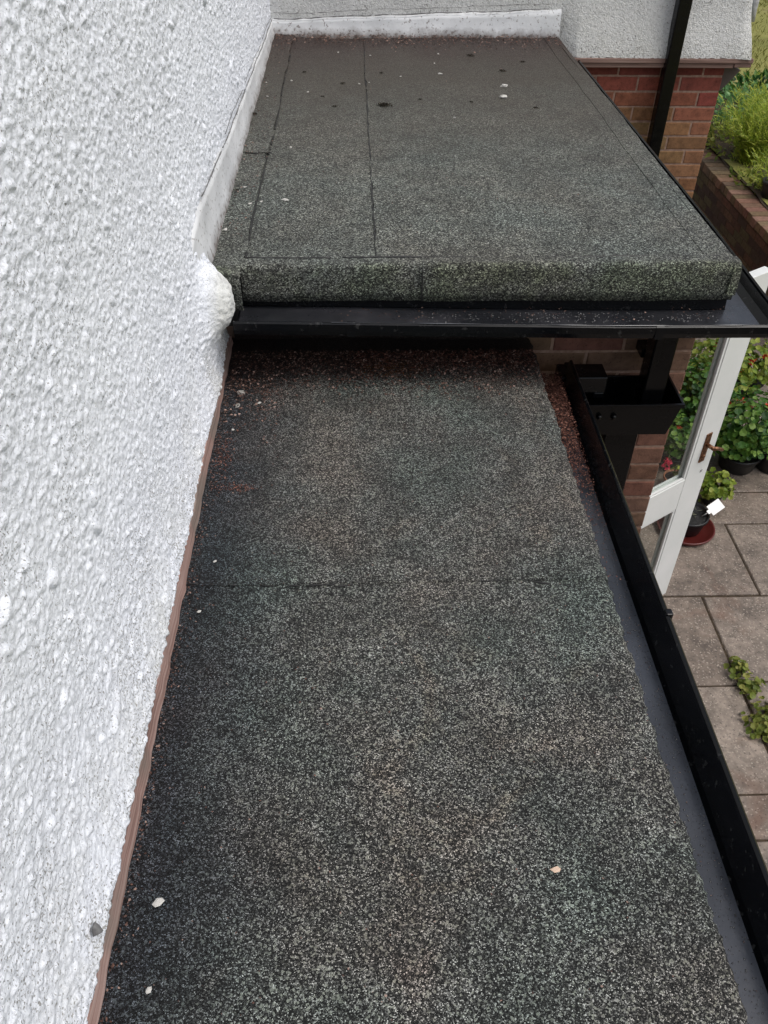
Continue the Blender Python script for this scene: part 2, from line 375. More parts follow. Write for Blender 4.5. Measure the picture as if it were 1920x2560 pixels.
# ================================================================== ground
ZG = -3.55           # patio level
ZL = -3.02           # raised garden level
me = MB(); me.box((-60, -60, -4.2), (80, 90, -3.563)); tag(me.build('ground', M_SOIL), kind='structure')
mb = MB()
def slab(x0, x1, y0, y1):
    j = lambda: random.uniform(-0.004, 0.004); t = random.uniform(-0.004, 0.004); e = 0.0055
    x0 += e + j(); x1 -= e + j(); y0 += e + j(); y1 -= e + j(); z = ZG + t; c = 0.006
    V = [(x0,y0,z-0.05),(x1,y0,z-0.05),(x1,y1,z-0.05),(x0,y1,z-0.05),(x0,y0,z-c),(x1,y0,z-c),(x1,y1,z-c),(x0,y1,z-c),
         (x0+c,y0+c,z),(x1-c,y0+c,z),(x1-c,y1-c,z),(x0+c,y1-c,z)]
    F = [(0,1,5,4),(1,2,6,5),(2,3,7,6),(3,0,4,7),(4,5,9,8),(5,6,10,9),(6,7,11,10),(7,4,8,11),(8,9,10,11)]
    mb.add(V, F)
rows = [(-2.5,-1.9,.1),(-1.9,-1.28,.4),(-1.28,-.64,0),(-.64,-.02,.3),(-.02,.60,.0),(.60,1.22,.35),(1.22,1.83,.1),(1.83,2.055,.0),
        (3.315,3.93,.345),(3.93,4.24,.12),(4.24,4.86,.40),(4.86,5.47,.15),(5.47,6.08,.33),(6.08,6.7,.05),(6.7,7.3,.3),(7.3,7.9,.1),(7.9,8.5,.37),(8.5,9.1,.1),(9.1,9.7,.2),(9.7,10.3,.0),(10.3,10.9,.3)]
for y0, y1, off in rows:
    x = -1.0 + off - 0.6*3 + 0.185
    x = 1.985 + off - 0.615*9
    while x < 3.9:
        slab(x, x + 0.615, y0, y1); x += 0.615
x = 1.985 - 0.6
while x > -3: slab(x, x+0.6, 2.675, 3.315); slab(x, x+0.6, 2.055, 2.675); x -= 0.6
slab(1.985, 2.60, 2.055, 2.70); slab(1.985, 2.60, 2.70, 3.315)
slab(2.60, 3.22, 2.055, 2.90); slab(2.60, 3.22, 2.90, 3.315); slab(3.22, 3.84, 2.055, 2.6); slab(3.22, 3.84, 2.6, 3.315)
tag(mb.build('patio', M_SLAB), kind='structure')

# raised lawn
P = np.zeros((60, 60, 3)); xs = np.concatenate([lin(3.86, 12, 45), lin(13, 60, 15)]); ys = np.concatenate([lin(-20, 8, 12), lin(8.5, 24, 36), lin(26, 80, 12)])
P[..., 0] = xs[:, None]; P[..., 1] = ys[None, :]
P[..., 2] = ZL + 0.05*vnoise(P[...,0]*0.7, P[...,1]*0.7, 3)
o = grid_mesh('lawn', P, M_LAWN); tag(o, kind='structure')
def blades(n, sampler, h0, h1, wd, lean):
    mb = MB()
    for _ in range(n):
        x, y, z = sampler(); a = random.uniform(0, 6.283); h = random.uniform(h0, h1)
        dx, dy = math.cos(a), math.sin(a); lx, ly = random.gauss(0, lean)*h, random.gauss(0, lean)*h
        mb.add([(x-dx*wd, y-dy*wd, z), (x+dx*wd, y+dy*wd, z), (x+lx*.4+dx*wd*.7, y+ly*.4+dy*wd*.7, z+h*.6), (x+lx, y+ly, z+h)], [(0,1,2),(0,2,3)])
    return mb
g_ = blades(14000, lambda: (random.uniform(4.6, 9.5), random.uniform(9.6, 22), ZL+0.01), 0.03, 0.09, 0.006, 0.5)
tag(g_.build('grass', leaf_mat('grass_blades', [(0.10, 0.12, 0.02), (0.20, 0.20, 0.04), (0.30, 0.26, 0.08)]), fix=False), kind='stuff')

# ================================================================== house wall (left)
WX = -0.40
house = empty('house_wall', (WX, 0, ZG))
def P_child(o, root):
    """parent keeping world coordinates"""
    o.parent = root; o.matrix_parent_inverse = Matrix.LocRotScale(root.location, root.rotation_euler, None).inverted(); return o
def stone_tile(ny, nz, res, n, seed):
    """tileable height map of painted-over roughcast stones"""
    r = np.random.default_rng(seed); H = np.zeros((ny, nz))
    cy = r.uniform(0, ny, n); cz = r.uniform(0, nz, n); R = r.lognormal(math.log(0.0027), 0.45, n)/res; hh = r.uniform(0.3, 1.0, n); of = r.uniform(0, 0.0014, n)
    el = r.uniform(0.58, 0.90, n); an = rad(-31) + r.normal(0, 0.5, n)
    for k in range(n):
        m = int(math.ceil(R[k]*1.4)) + 1
        a = np.arange(int(cy[k]) - m, int(cy[k]) + m + 1); b = np.arange(int(cz[k]) - m, int(cz[k]) + m + 1)
        A, B = np.meshgrid(a - cy[k], b - cz[k], indexing='ij')
        ca, sa = math.cos(an[k]), math.sin(an[k]); u = (A*ca + B*sa)*el[k]; v = (-A*sa + B*ca)/el[k]
        q = 1 - (u*u + v*v)/(R[k]*R[k]); q = np.where(q > 0, np.sqrt(np.clip(q, 0, 1))*hh[k]*R[k]*res*0.75 + of[k], 0)
        ix = np.ix_(a % ny, b % nz); H[ix] = np.maximum(H[ix], q)
    H = H + r.normal(0, 0.00028, H.shape)
    for _ in range(1):
        H = (H*3 + np.roll(H, 1, 0) + np.roll(H, -1, 0) + np.roll(H, 1, 1) + np.roll(H, -1, 1))/7
    return H
RES = 0.0020; NY, NZ = 1200, 640
HT = stone_tile(NY, NZ, RES, 100000, 5)
def sample_h(y, z):
    a = (y/RES) % NY; b = (z/RES) % NZ
    i = np.floor(a).astype(int) % NY; j = np.floor(b).astype(int) % NZ; fa = a - np.floor(a); fb = b - np.floor(b)
    i2 = (i+1) % NY; j2 = (j+1) % NZ
    return (HT[i,j]*(1-fa)+HT[i2,j]*fa)*(1-fb) + (HT[i,j2]*(1-fa)+HT[i2,j2]*fa)*fb
ys = np.concatenate([lin(-2.5, 0.18, 60)[:-1], np.arange(0.18, 2.2, 0.0024), np.arange(2.2, 4.79, 0.0040)])
def base_edge(y):   # lower edge of the render above the near roof
    return -1.270 + 0.004*np.clip((1.0 - y)/0.6, 0, 1) + 0.011*(vnoise(y*7, y*0, 11)-0.5) + 0.006*(vnoise(y*40, y*0, 12)-0.5)
t = np.concatenate([np.arange(0, 1.17, 0.0025), lin(1.18, 3.2, 40)])
Y, T = np.meshgrid(ys, t, indexing='ij')
ZB = base_edge(Y)
Z = ZB + T
flare = 0.030*np.exp(-(T/0.085)**1.3)*np.clip((2.35 - Y)/0.1, 0, 1)
# rounded cement lump where the wall kicks out beside the end of the upper roof
Zw = Z + 0.020*(vnoise(Y*26, Z*26, 14)-0.5)+0.012*(vnoise(Y*70, Z*70, 16)-0.5); Yw = Y + 0.03*(vnoise(Y*15, Z*15, 15)-0.5)
bul = 0.079*np.where(Yw < 2.06, np.exp(-(np.abs(Yw-2.06)/0.105)**2.6), np.exp(-((Yw-2.06)/0.045)**4))*np.where(Zw < -1.055, np.exp(-(np.abs(Zw+1.055)/0.095)**2.2), np.exp(-(np.abs(Zw+1.055)/0.098)**3))
X_ = WX + flare + bul + 0.010*(vnoise(Y*3.1, Z*3.1, 4)-0.5) + sample_h(Y, Z)*(1-0.1*np.clip(bul/0.06, 0, 1))
X_ = np.where(T < 0.006, X_ - 0.010, X_)
o = grid_mesh('render', np.stack([X_, Y, Z], -1), M_RENDER); P_child(o, house)
# make the sheet a solid wall: body behind
mb = MB(); mb.box((WX-0.30, -2.5, ZG-0.05), (WX-0.012, 4.795, 2.2)); P_child(mb.build('wall_body', M_BRICK), house)
# brown strip under the render edge
n = 160; yy = lin(-2.5, 2.27, n); mb = MB(); V = []; F = []
for i, y in enumerate(yy):
    top = float(base_edge(np.array([y]))[0]) + 0.012; w_ = 0.004*(random.random()-0.5)
    V += [(WX+0.004, y, top), (WX+0.031+w_, y, top-0.004), (WX+0.037+w_, y, -1.302), (WX, y, -1.31)]
for i in range(n-1):
    for k in range(3): F.append((4*i+k, 4*i+k+1, 4*i+k+5, 4*i+k+4))
mb.add(V, F, None, False); P_child(mb.build('base_strip', M_STRIP), house)
# flake of lifted render at the edge
mb = MB()
c0 = Vector((WX+0.035, 0.520, -1.219))
V = [c0+Vector(p)*0.62 for p in ((-.010,.016,.010),(-.001,.012,.002),(.008,.003,-.007),(.004,-.004,-.004),(-.006,-.013,.004),(-.010,-.002,.014))]
V += [p+Vector((-.003,0,-.003)) for p in V]
mb.add(V, [(0,1,2,3,4,5),(11,10,9,8,7,6)]+[(i,(i+1)%6,6+(i+1)%6,6+i) for i in range(6)]); P_child(tag(mb.build('render_flake', M_GRIME), 'loose grey flake lifting off the lower render edge'), house)
# painted flashing along the upper roof
def flash_top(y): return np.interp(y, [1.98, 2.1, 2.26, 3.0, 4.0, 4.8], [-0.86, -0.832, -0.838, -0.872, -0.90, -0.925]) + 0.010*(vnoise(y*6, y*0, 21)-0.5) + 0.006*(vnoise(y*21, y*0, 22)-0.5)
yy = lin(1.985, 4.78, 220); tt = lin(0, 1, 12)
Yf, Tf = np.meshgrid(yy, tt, indexing='ij')
top = flash_top(Yf); bot = -0.998 + 0.035*np.clip((2.15-Yf)/0.15, 0, 1)**1.2 + 0.008*(vnoise(Yf*14, Yf*0, 23)-0.5)
top = np.where(Yf < 2.03, bot + np.maximum(top-bot, 0.004)*np.clip((Yf-1.985)/0.045, 0.05, 1)**0.5, top)
Zf = bot + (top-bot)*Tf
Xf = WX + 0.002 + (0.0095 + 0.014*(1-Tf)**2)*np.clip((Yf-1.99)/0.09, 0, 1)**0.7 + 0.004*(vnoise(Yf*9, Zf*12, 8)-0.5)
Xf = np.where(Tf > 0.99, WX - 0.004, Xf)
o = grid_mesh('flashing', np.stack([Xf, Yf, Zf], -1), M_FLASH_L); P_child(o, house)
mb = MB()
for a, b in ((2.2, 2.62), (2.66, 3.15), (3.17, 3.9), (3.94, 4.76)):
    q = lin(a, b, 24); mb.tube([(WX+0.0105, y, float(flash_top(np.array([y]))[0])+0.004) for y in q], [0.0008+0.0016*random.random() for _ in q], 6)
for a, b in ((2.75, 3.3), (3.4, 4.1), (4.2, 4.76)):
    q = lin(a, b, 20); mb.tube([(WX+0.0095, y, float(flash_top(np.array([y]))[0])+0.024+0.004*math.sin(y*9)) for y in q], [0.0005+0.0010*random.random() for _ in q], 6)
P_child(mb.build('flashing_crack', M_GRIME), house)
tag(house, 'white roughcast house wall running along the left of both flat roofs', 'house wall')

# ================================================================== rear wing with white upper wall
YB = 4.785
wing = empty('house_wing', (1.0, YB, ZG))
path = []   # plan path of the render: (x, y, nx, ny)
for x in lin(-0.46, 1.93, 240): path.append((x, YB, 0, -1))
path.append((1.955, YB, 0.0, -1)); path.append((1.975, YB+0.004, 0.8, -0.9)); path.append((1.985, YB+0.018, 1, -0.2))
for y in lin(YB+0.05, 9.0, 60): path.append((1.985, y, 1, 0))
zz = np.concatenate([np.arange(-1.075, -0.55, 0.012), lin(-0.5, 2.2, 20)])
Pw = np.zeros((len(path), len(zz), 3))
for i, (x, y, nx, ny) in enumerate(path):
    fl = 0.080*np.exp(-((zz+1.075)/0.19)**1.4)
    if x < 1.14: fl = fl*float(np.clip((x-1.05)/0.09, 0, 1))
    fl2 = fl*(0.55 if ny == -1 else 1.0)
    wob = 0.006*(vnoise(np.full_like(zz, x*8+y*8), zz*8, 31)-0.5)
    bt = zz.copy(); bt[0] += 0.006*(random.random()-0.5)
    Pw[i,:,0] = x + nx*(fl+wob); Pw[i,:,1] = y + ny*(fl2+wob); Pw[i,:,2] = bt
o = grid_mesh('render', Pw, M_RENDER_B); P_child(o, wing)
mb = MB()   # timber drip trim in two boards under the render
mb.box((1.02, YB-0.050, -1.098), (2.062, YB+0.05, -1.0765)); mb.box((1.02, YB-0.040, -1.122), (1.968, YB+0.05, -1.1002))
mb.box((1.970, YB-0.046, -1.118), (2.058, 9.0, -1.1002)); mb.box((2.0, YB+0.052, -1.098), (2.060, 9.0, -1.0765))
P_child(mb.build('drip_trim', M_TRIM, bevel=0.003), wing)
def jit(c, a=0.12):
    k = 1 + random.uniform(-a, a); return tuple(max(0.004, q*k*(1+random.uniform(-0.05, 0.05))) for q in c)
def bricks(mb, mm, mapf, u0, u1, v0, v1, uref, vref, course=0.075, colf=None, L=0.225, jt=0.010, depth=0.10, phase=0):
    """brick courses; mapf(u, v, w) -> xyz with w = distance out of the mortar face; joint lines fall at vref"""
    k0 = math.floor((v0 - vref)/course)
    k = k0
    while vref + k*course < v1 - 0.004:
        a = max(vref + k*course + jt/2, v0); b = min(vref + (k+1)*course - jt/2, v1)
        if b - a > 0.01:
            u = uref; first = True
            while u > u0:
                ln = L if not (first and (k + phase) % 2) else L/2
                p, q = max(u - ln + (jt if True else 0), u0), min(u, u1); first = False
                if q - p > 0.012 and p < u1:
                    c = jit(colf(0.5*(p+q), 0.5*(a+b)) if colf else (0.2, 0.1, 0.06))
                    wj = random.uniform(-0.0012, 0.0012); e = [random.uniform(-0.0015, 0.0015) for _ in range(4)]
                    V = []
                    ch = 0.0035
                    for (uu, vv) in ((p, a+e[0]), (q, a+e[1]), (q, b+e[2]), (p, b+e[3])): V.append(mapf(uu, vv, -depth))
                    for (uu, vv) in ((p, a+e[0]), (q, a+e[1]), (q, b+e[2]), (p, b+e[3])): V.append(mapf(uu, vv, 0.0008+wj))
                    for (uu, vv) in ((p+ch, a+e[0]+ch), (q-ch, a+e[1]+ch), (q-ch, b+e[2]-ch), (p+ch, b+e[3]-ch)): V.append(mapf(uu, vv, 0.0032+wj))
                    F = [(8,9,10,11)]
                    for i in range(4):
                        j = (i+1) % 4; F += [(i, j, 4+j, 4+i), (4+i, 4+j, 8+j, 8+i)]
                    mb.add(V, F, c)
                u -= ln
        k += 1
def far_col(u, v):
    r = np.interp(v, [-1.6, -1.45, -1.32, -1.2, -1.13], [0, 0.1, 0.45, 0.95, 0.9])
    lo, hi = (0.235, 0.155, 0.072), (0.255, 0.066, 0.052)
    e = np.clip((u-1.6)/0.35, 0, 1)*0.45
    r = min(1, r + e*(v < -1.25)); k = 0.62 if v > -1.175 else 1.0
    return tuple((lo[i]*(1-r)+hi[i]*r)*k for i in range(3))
mb = MB(); mm = MB()
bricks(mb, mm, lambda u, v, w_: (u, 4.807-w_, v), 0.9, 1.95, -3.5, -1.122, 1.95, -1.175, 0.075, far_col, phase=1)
P_child(mb.build('brickwork', M_BRICK), wing)
mm.box((-0.45, 4.807, -3.6), (1.9475, 8.98, -1.10)); P_child(mm.build('mortar_core', M_MORTAR), wing)
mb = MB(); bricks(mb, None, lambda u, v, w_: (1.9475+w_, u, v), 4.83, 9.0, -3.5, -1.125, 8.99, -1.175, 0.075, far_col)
P_child(mb.build('side_brickwork', M_BRICK), wing)
# painted flashing strip on the wing above the upper roof
def ftop(x): return -0.920 + (x+0.38)/1.42*0.052 + 0.007*(vnoise(x*7, x*0, 41)-0.5) + 0.004*(vnoise(x*25, x*0, 42)-0.5)
xx = lin(-0.392, 1.045, 140); tt = lin(0, 1, 10); Xg, Tg = np.meshgrid(xx, tt, indexing='ij')
Zg = -0.998 + (ftop(Xg)+0.998)*Tg; Yg = YB - 0.017 - 0.020*(1-Tg)**1.5 + 0.004*(vnoise(Xg*10, Zg*14, 9)-0.5)
Yg = np.where(Tg > 0.99, YB+0.004, Yg)
o = grid_mesh('flashing', np.stack([Xg, Yg, Zg], -1)[::-1], M_FLASH_B); P_child(o, wing)
mb = MB()
for a, b in ((-0.38, 0.1), (0.12, 0.55), (0.57, 0.98)):
    q = lin(a, b, 24); mb.tube([(x, YB-0.0165, float(ftop(np.array([x]))[0])+0.003) for x in q], [0.001+0.0022*random.random() for _ in q], 6)
    mb.tube([(x, YB-0.012, float(ftop(np.array([x]))[0])+0.026+0.003*math.sin(x*11)) for x in q], [0.0004+0.0013*random.random() for _ in q], 6)
P_child(mb.build('flashing_crack', M_GRIME), wing)
mb = MB()   # weathered corbel at the brick corner
V = [(1.950, 4.83, -1.124), (2.055, 4.83, -1.124), (2.060, 4.90, -1.124), (1.950, 4.90, -1.124), (1.950, 4.835, -1.262), (1.972, 4.835, -1.250), (1.972, 4.90, -1.250), (1.950, 4.90, -1.262)]
V[1] = (2.050, 4.83, -1.150); V[2] = (2.050, 4.90, -1.150)
mb.add(V, [(0,1,2,3),(4,7,6,5),(0,4,5,1),(1,5,6,2),(2,6,7,3)]); g = G('weathered_corbel', 0.85); g.color((0.10, 0.082, 0.070)); P_child(mb.build('corbel', g.m, bevel=0.004), wing)
tag(wing, 'white rendered wall over red brick standing across the far end of the upper roof', 'house wing')

# downpipe on the wing
def clip_at(mb, cx, y0, y1, w_, z):   # pipe collar with side lugs
    mb.box((cx-w_/2-0.006, y0-0.006, z-0.02), (cx+w_/2+0.006, y1, z+0.02)); mb.box((cx-w_/2-0.03, y1-0.008, z-0.02), (cx+w_/2+0.03, y1+0.012, z+0.02))
dp = empty('downpipe', (1.635, 4.74, ZG))
mb = MB(); mb.box((1.603, 4.706, -3.4), (1.670, 4.771, 2.2)); P_child(mb.build('pipe', M_IRON, bevel=0.006), dp)
for yb_, zc_ in ((4.795, -1.62), (4.775, -0.2)):
    mb = MB(); clip_at(mb, 1.6365, 4.706, yb_, 0.067, zc_); P_child(mb.build('pipe_clip', M_IRON, bevel=0.003), dp)
tag(dp, 'tall square black downpipe fixed to the far white and brick wall', 'downpipe')

# ================================================================== upper (far) flat roof
ZF = -0.994; YF = 2.124; XR = 1.043
far = empty('flat_roof', (0.33, 3.4, ZF))
def und(x, y): return 0.007*(vnoise(x*2.3, y*2.3, 51)-0.5) + 0.003*(vnoise(x*8, y*8, 52)-0.5)
def sheet(name, x0, x1, y0, y1, dz, parent, jitter=0.0, nx=None, ny=None, left=None, front=None, mat=None, rim_h=0.006):
    nx = nx or max(4, int((x1-x0)/0.03)); ny = ny or max(4, int((y1-y0)/0.03))
    U, W = np.meshgrid(lin(0, 1, nx), lin(0, 1, ny), indexing='ij')
    Yq = y0 + (y1-y0)*W; Xq = x0 + (x1-x0)*U
    Xq = Xq + jitter*(vnoise(Yq*14, Yq*0, int(x0*100) % 97)-0.5)*np.minimum(1, np.abs(2*U-1)**4)
    if front is not None: Yq = Yq + front(Xq)*(1-W)**3
    Zq = ZF + dz + und(Xq, Yq)
    # turn down the rim so the sheet has thickness
    Pq = np.stack([Xq, Yq, Zq], -1)
    def rim(P, ax, lo):
        e = (P[:1] if lo else P[-1:]) if ax == 0 else (P[:, :1] if lo else P[:, -1:])
        e = e.copy(); e[..., 2] -= rim_h; return e
    Pq = np.concatenate([rim(Pq, 0, True), Pq, rim(Pq, 0, False)], 0)
    Pq = np.concatenate([rim(Pq, 1, True), Pq, rim(Pq, 1, False)], 1)
    o = grid_mesh(name, Pq, mat or M_FELT_FAR, smooth=False); P_child(o, parent); return o
sheet('felt_sheet', -0.31, 0.075, 2.15, 4.79, 0.0, far)
sheet('felt_sheet', 0.062, 0.975, 2.15, 4.79, 0.0045, far, 0.008)
sheet('felt_strip', 0.965, XR, 2.15, 4.79, 0.0060, far, 0.004, rim_h=0.002)
sheet('felt_strip', WX+0.006, -0.296, 2.12, 3.045, 0.0050, far, 0.010, front=lambda x: -0.045*np.clip((x+0.40)/0.1, 0, 1))
sheet('felt_strip', WX+0.006, -0.288, 3.02, 4.79, 0.0095, far, 0.010)
# rounded felt drip over the front edge, in two lengths
def drip(x0, x1, extra, seed):
    pr = [(2.174, ZF+0.0100), (2.148, ZF+0.0105), (2.136, ZF+0.0100), (2.1305, ZF+0.0075), (2.1275, ZF+0.002), (2.1265, ZF-0.008), (2.1275, ZF-0.035), (2.129, ZF-0.065), (2.131, ZF-0.094), (2.135, ZF-0.094)]
    xs_ = lin(x0, x1, max(6, int((x1-x0)/0.02)))
    Pd = np.zeros((len(xs_), len(pr), 3))
    for j, (y, z) in enumerate(pr):
        k = 1 if j < 3 else 1.6
        Pd[:, j, 0] = xs_; Pd[:, j, 1] = y - extra + 0.003*k*(vnoise(xs_*7, xs_*0+j*0.2, seed)-0.5); Pd[:, j, 2] = z + (und(xs_, xs_*0+y) if j < 4 else 0) + (extra if j < 3 else 0) + (0.004*(vnoise(xs_*16, xs_*0, seed+1)-0.5) if j > 6 else 0)
    o = grid_mesh('felt_edging', Pd, M_FELT_FAR); P_child(o, far)
xq = lin(WX+0.006, -0.296, 14); Pd = np.zeros((14, 6, 3))
for j, (dy, z) in enumerate(((0.03, ZF+0.0045), (0.006, ZF+0.002), (0.0, ZF-0.006), (0.0, ZF-0.05), (0.004, ZF-0.094), (0.02, ZF-0.094))):
    Pd[:, j, 0] = xq; Pd[:, j, 1] = 2.118 + dy - 0.045*np.clip((xq+0.40)/0.1, 0, 1); Pd[:, j, 2] = z + und(xq, xq*0+2.12)
P_child(grid_mesh('felt_edging', Pd, M_FELT_FAR), far)
drip(-0.300, 0.192, 0.0, 61); drip(0.184, XR+0.002, 0.0035, 63)
mb = MB()   # side edge of the felt, turned down to the side gutter
pr = [(XR-0.02, ZF+0.006), (XR+0.001, ZF+0.004), (XR+0.003, ZF-0.02), (XR+0.004, ZF-0.075), (XR-0.02, ZF-0.075)]
mb.sweep(pr, lin(2.119, 4.78, 60), None, 'y'); P_child(mb.build('felt_edging', M_FELT_FAR), far)
# bitumen squeezed out at the laps
def seam(pts, r0, parent, gaps=0.12, z=None):
    mb = MB(); run = []
    def flush():
        if len(run) > 1: mb.tube(run, [r0*random.uniform(0.55, 1.2) for _ in run], 5)
    for p in pts:
        if random.random() < gaps: flush(); run = []
        else: run.append(p)
    flush()
    o = mb.build('bitumen_seam', M_BIT); P_child(o, parent); return o
def zf(x, y, d): return ZF + d + float(und(np.array([x]), np.array([y]))[0])
seam([(0.060+0.0012*math.sin(y*9)+0.003*random.random(), y, zf(.06, y, 0.0015)) for y in lin(2.17, 4.45, 130)], 0.0034, far, 0.05)
seam([(-0.294+0.002*math.sin(y*7)+0.002*random.random(), y, zf(-.29, y, 0.002)) for y in lin(2.15, 3.04, 60)], 0.0032, far, 0.04)
seam([(-0.287+0.002*math.sin(y*6)+0.002*random.random(), y, zf(-.29, y, 0.002)) for y in lin(3.02, 4.4, 80)], 0.0026, far, 0.10)
seam([(x, 3.022+0.006*math.sin(x*60), zf(x, 3.02, 0.006)) for x in lin(-0.38, -0.278, 14)], 0.0034, far, 0.0)
seam([(x, 2.177+0.0015*math.sin(x*13), zf(x, 2.176, 0.0095)) for x in lin(-0.292, 1.0, 90)], 0.0036, far, 0.08)
seam([(0.183, 2.118-0.001*i, ZF+0.004-0.0095*i) for i in range(10)], 0.0022, far, 0.0)
mb = MB(); mb.box((WX+0.02, 2.20, -1.20), (XR-0.012, 4.78, ZF-0.012)); P_child(mb.build('roof_deck', M_DARK), far)
mb = MB(); mb.box((-0.33, 2.168, -1.205), (XR-0.014, 2.196, -1.02)); P_child(mb.build('fascia_board', M_DARK), far)
tag(far, 'upper grey mineral felt flat roof with lap seams and rounded front drip', 'flat roof')

# gutter round the upper roof (front run + side run)
gut = empty('gutter', (1.1, 2.05, -1.12))
def gz(x): return -0.018*np.clip((x+0.3)/1.0, 0, 1)      # falls towards the outlet
GP = [(0, -1.087), (0.002, -1.126), (0.094, -1.126), (0.124, -1.114), (0.146, -1.098), (0.149, -1.092), (0.156, -1.0895), (0.162, -1.093), (0.162, -1.112), (0.158, -1.126), (0.130, -1.137), (0.092, -1.140), (-0.004, -1.140), (-0.004, -1.087)]
KX = 0.745; n = len(GP); mb = MB(); V = []; F = []
for x in lin(-0.315, 0.98, 28):
    d0 = float(gz(np.array([x]))[0]) + 0.014; V += [(x, 2.152-d, z+d0) for d, z in GP]
V += [(1.044+KX*d, 2.152-d, z-0.004) for d, z in GP]
for y in lin(2.20, 4.75, 20): V += [(1.044+KX*d, y, z-0.004+0.010*min(1, (y-2.15)/0.5)) for d, z in GP]
m = len(V)//n
for i in range(m-1):
    for k in range(n): F.append((i*n+k, i*n+(k+1) % n, (i+1)*n+(k+1) % n, (i+1)*n+k))
F.append(tuple(range(n))); F.append(tuple((m-1)*n+k for k in range(n))[::-1]); mb.add(V, F); P_child(mb.build('trough', M_GUT), gut)
mb = MB(); FP = [(0.004, -1.1245), (0.05, -1.1242), (0.094, -1.1245)]; V = []; F = []
for x in lin(-0.31, 0.98, 28):
    d0 = float(gz(np.array([x]))[0]) + 0.014; V += [(x, 2.152-d, z+d0) for d, z in FP]
V += [(1.044+KX*d, 2.152-d, z-0.004) for d, z in FP]
for y in lin(2.20, 4.7, 20): V += [(1.044+KX*d, y, z-0.004+0.010*min(1, (y-2.15)/0.5)) for d, z in FP]
for i in range(len(V)//3-1):
    for k in range(2): F.append((i*3+k, i*3+k+1, i*3+k+4, i*3+k+3))
mb.add(V, F); P_child(mb.build('trough_floor', M_FILM2, fix=False), gut)
for x in (-0.02, 0.80):
    d = float(gz(np.array([x]))[0])+0.014; mb = MB()
    mb.sweep([(2.02,-1.1365+d),(2.006,-1.0965+d),(2.002,-1.0895+d),(1.996,-1.0875+d),(1.9885,-1.092+d),(1.9885,-1.127+d),(2.02,-1.1385+d)], x, x+0.022, 'x')
    P_child(mb.build('bracket_clip', M_GUT), gut)
tag(gut, 'black ogee gutter hung along the front and right edges of the upper roof', 'gutter')

# ================================================================== lower (near) flat roof
ZN = -1.30
near = empty('flat_roof', (0.09, 0.9, ZN))
def near_sheet(y0, y1, dz):
    ny = int((y1-y0)/0.006); yv = lin(y0, y1, ny)
    xe = 0.540 + 0.004*(vnoise(yv*5, yv*0, 71)-0.5) + 0.006*(vnoise(yv*38, yv*0, 72)-0.5) + 0.007*(vnoise(yv*120, yv*0, 73)-0.5)
    cols = [-0.375, -0.36] + list(lin(-0.33, 0.46, 34)) + [0.49, 0.505]
    Pn = np.zeros((len(cols)+5, ny, 3))
    def un(x, y): return 0.010*(vnoise(x*2.1, y*2.1, 74)-0.5) + 0.004*(vnoise(x*7, y*7, 75)-0.5)
    for i, c in enumerate(cols):
        Pn[i,:,0] = c; Pn[i,:,1] = yv; Pn[i,:,2] = ZN + dz + un(np.full(ny, c), yv)
    b = len(cols)
    zb = ZN + dz + un(np.full(ny, 0.52), yv)
    for k, (f, dzz) in enumerate(((0.52, 0.0), (0.80, -0.004), (1.0, -0.012), (1.02, -0.030), (0.6, -0.034))):
        Pn[b+k,:,0] = 0.505 + (xe-0.505)*f; Pn[b+k,:,1] = yv; Pn[b+k,:,2] = zb + dzz
    e = Pn[:, :1].copy(); e[..., 2] -= 0.006; Pn = np.concatenate([e, Pn], 1)
    o = grid_mesh('felt_sheet', Pn, M_FELT_NEAR); P_child(o, near)
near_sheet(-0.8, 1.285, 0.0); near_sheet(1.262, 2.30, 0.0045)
seam([(x, 1.260+0.010*math.sin(x*9)+0.004*math.sin(x*41), ZN+0.003) for x in lin(-0.05, 0.42, 60)], 0.0026, near, 0.22)
seam([(x, 1.262+0.006*math.sin(x*11), ZN+0.003) for x in lin(-0.36, -0.05, 40)], 0.0020, near, 0.3)
mb = MB(); mb.box((WX+0.015, -0.8, -1.42), (0.500, 2.29, -1.318)); P_child(mb.build('roof_deck', M_DARK), near)
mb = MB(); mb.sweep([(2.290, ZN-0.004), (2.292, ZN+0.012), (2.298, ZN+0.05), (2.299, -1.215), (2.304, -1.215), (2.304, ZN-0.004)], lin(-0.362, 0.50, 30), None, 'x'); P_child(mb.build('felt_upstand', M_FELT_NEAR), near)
mb = MB(); mb.box((0.502, -0.8, -1.50), (0.520, 2.29, -1.322)); P_child(mb.build('fascia_board', M_DARK), near)
tag(near, 'lower black grey speckled felt flat roof filling the foreground beside the white wall', 'flat roof')
mb = MB(); mb.box((WX, -0.8, ZG-0.02), (0.36, 2.28, -1.422)); o = mb.build('porch_wall', M_BRICK); 
tag(o, 'brick wall carrying the lower flat roof beneath its gutter', 'wall')

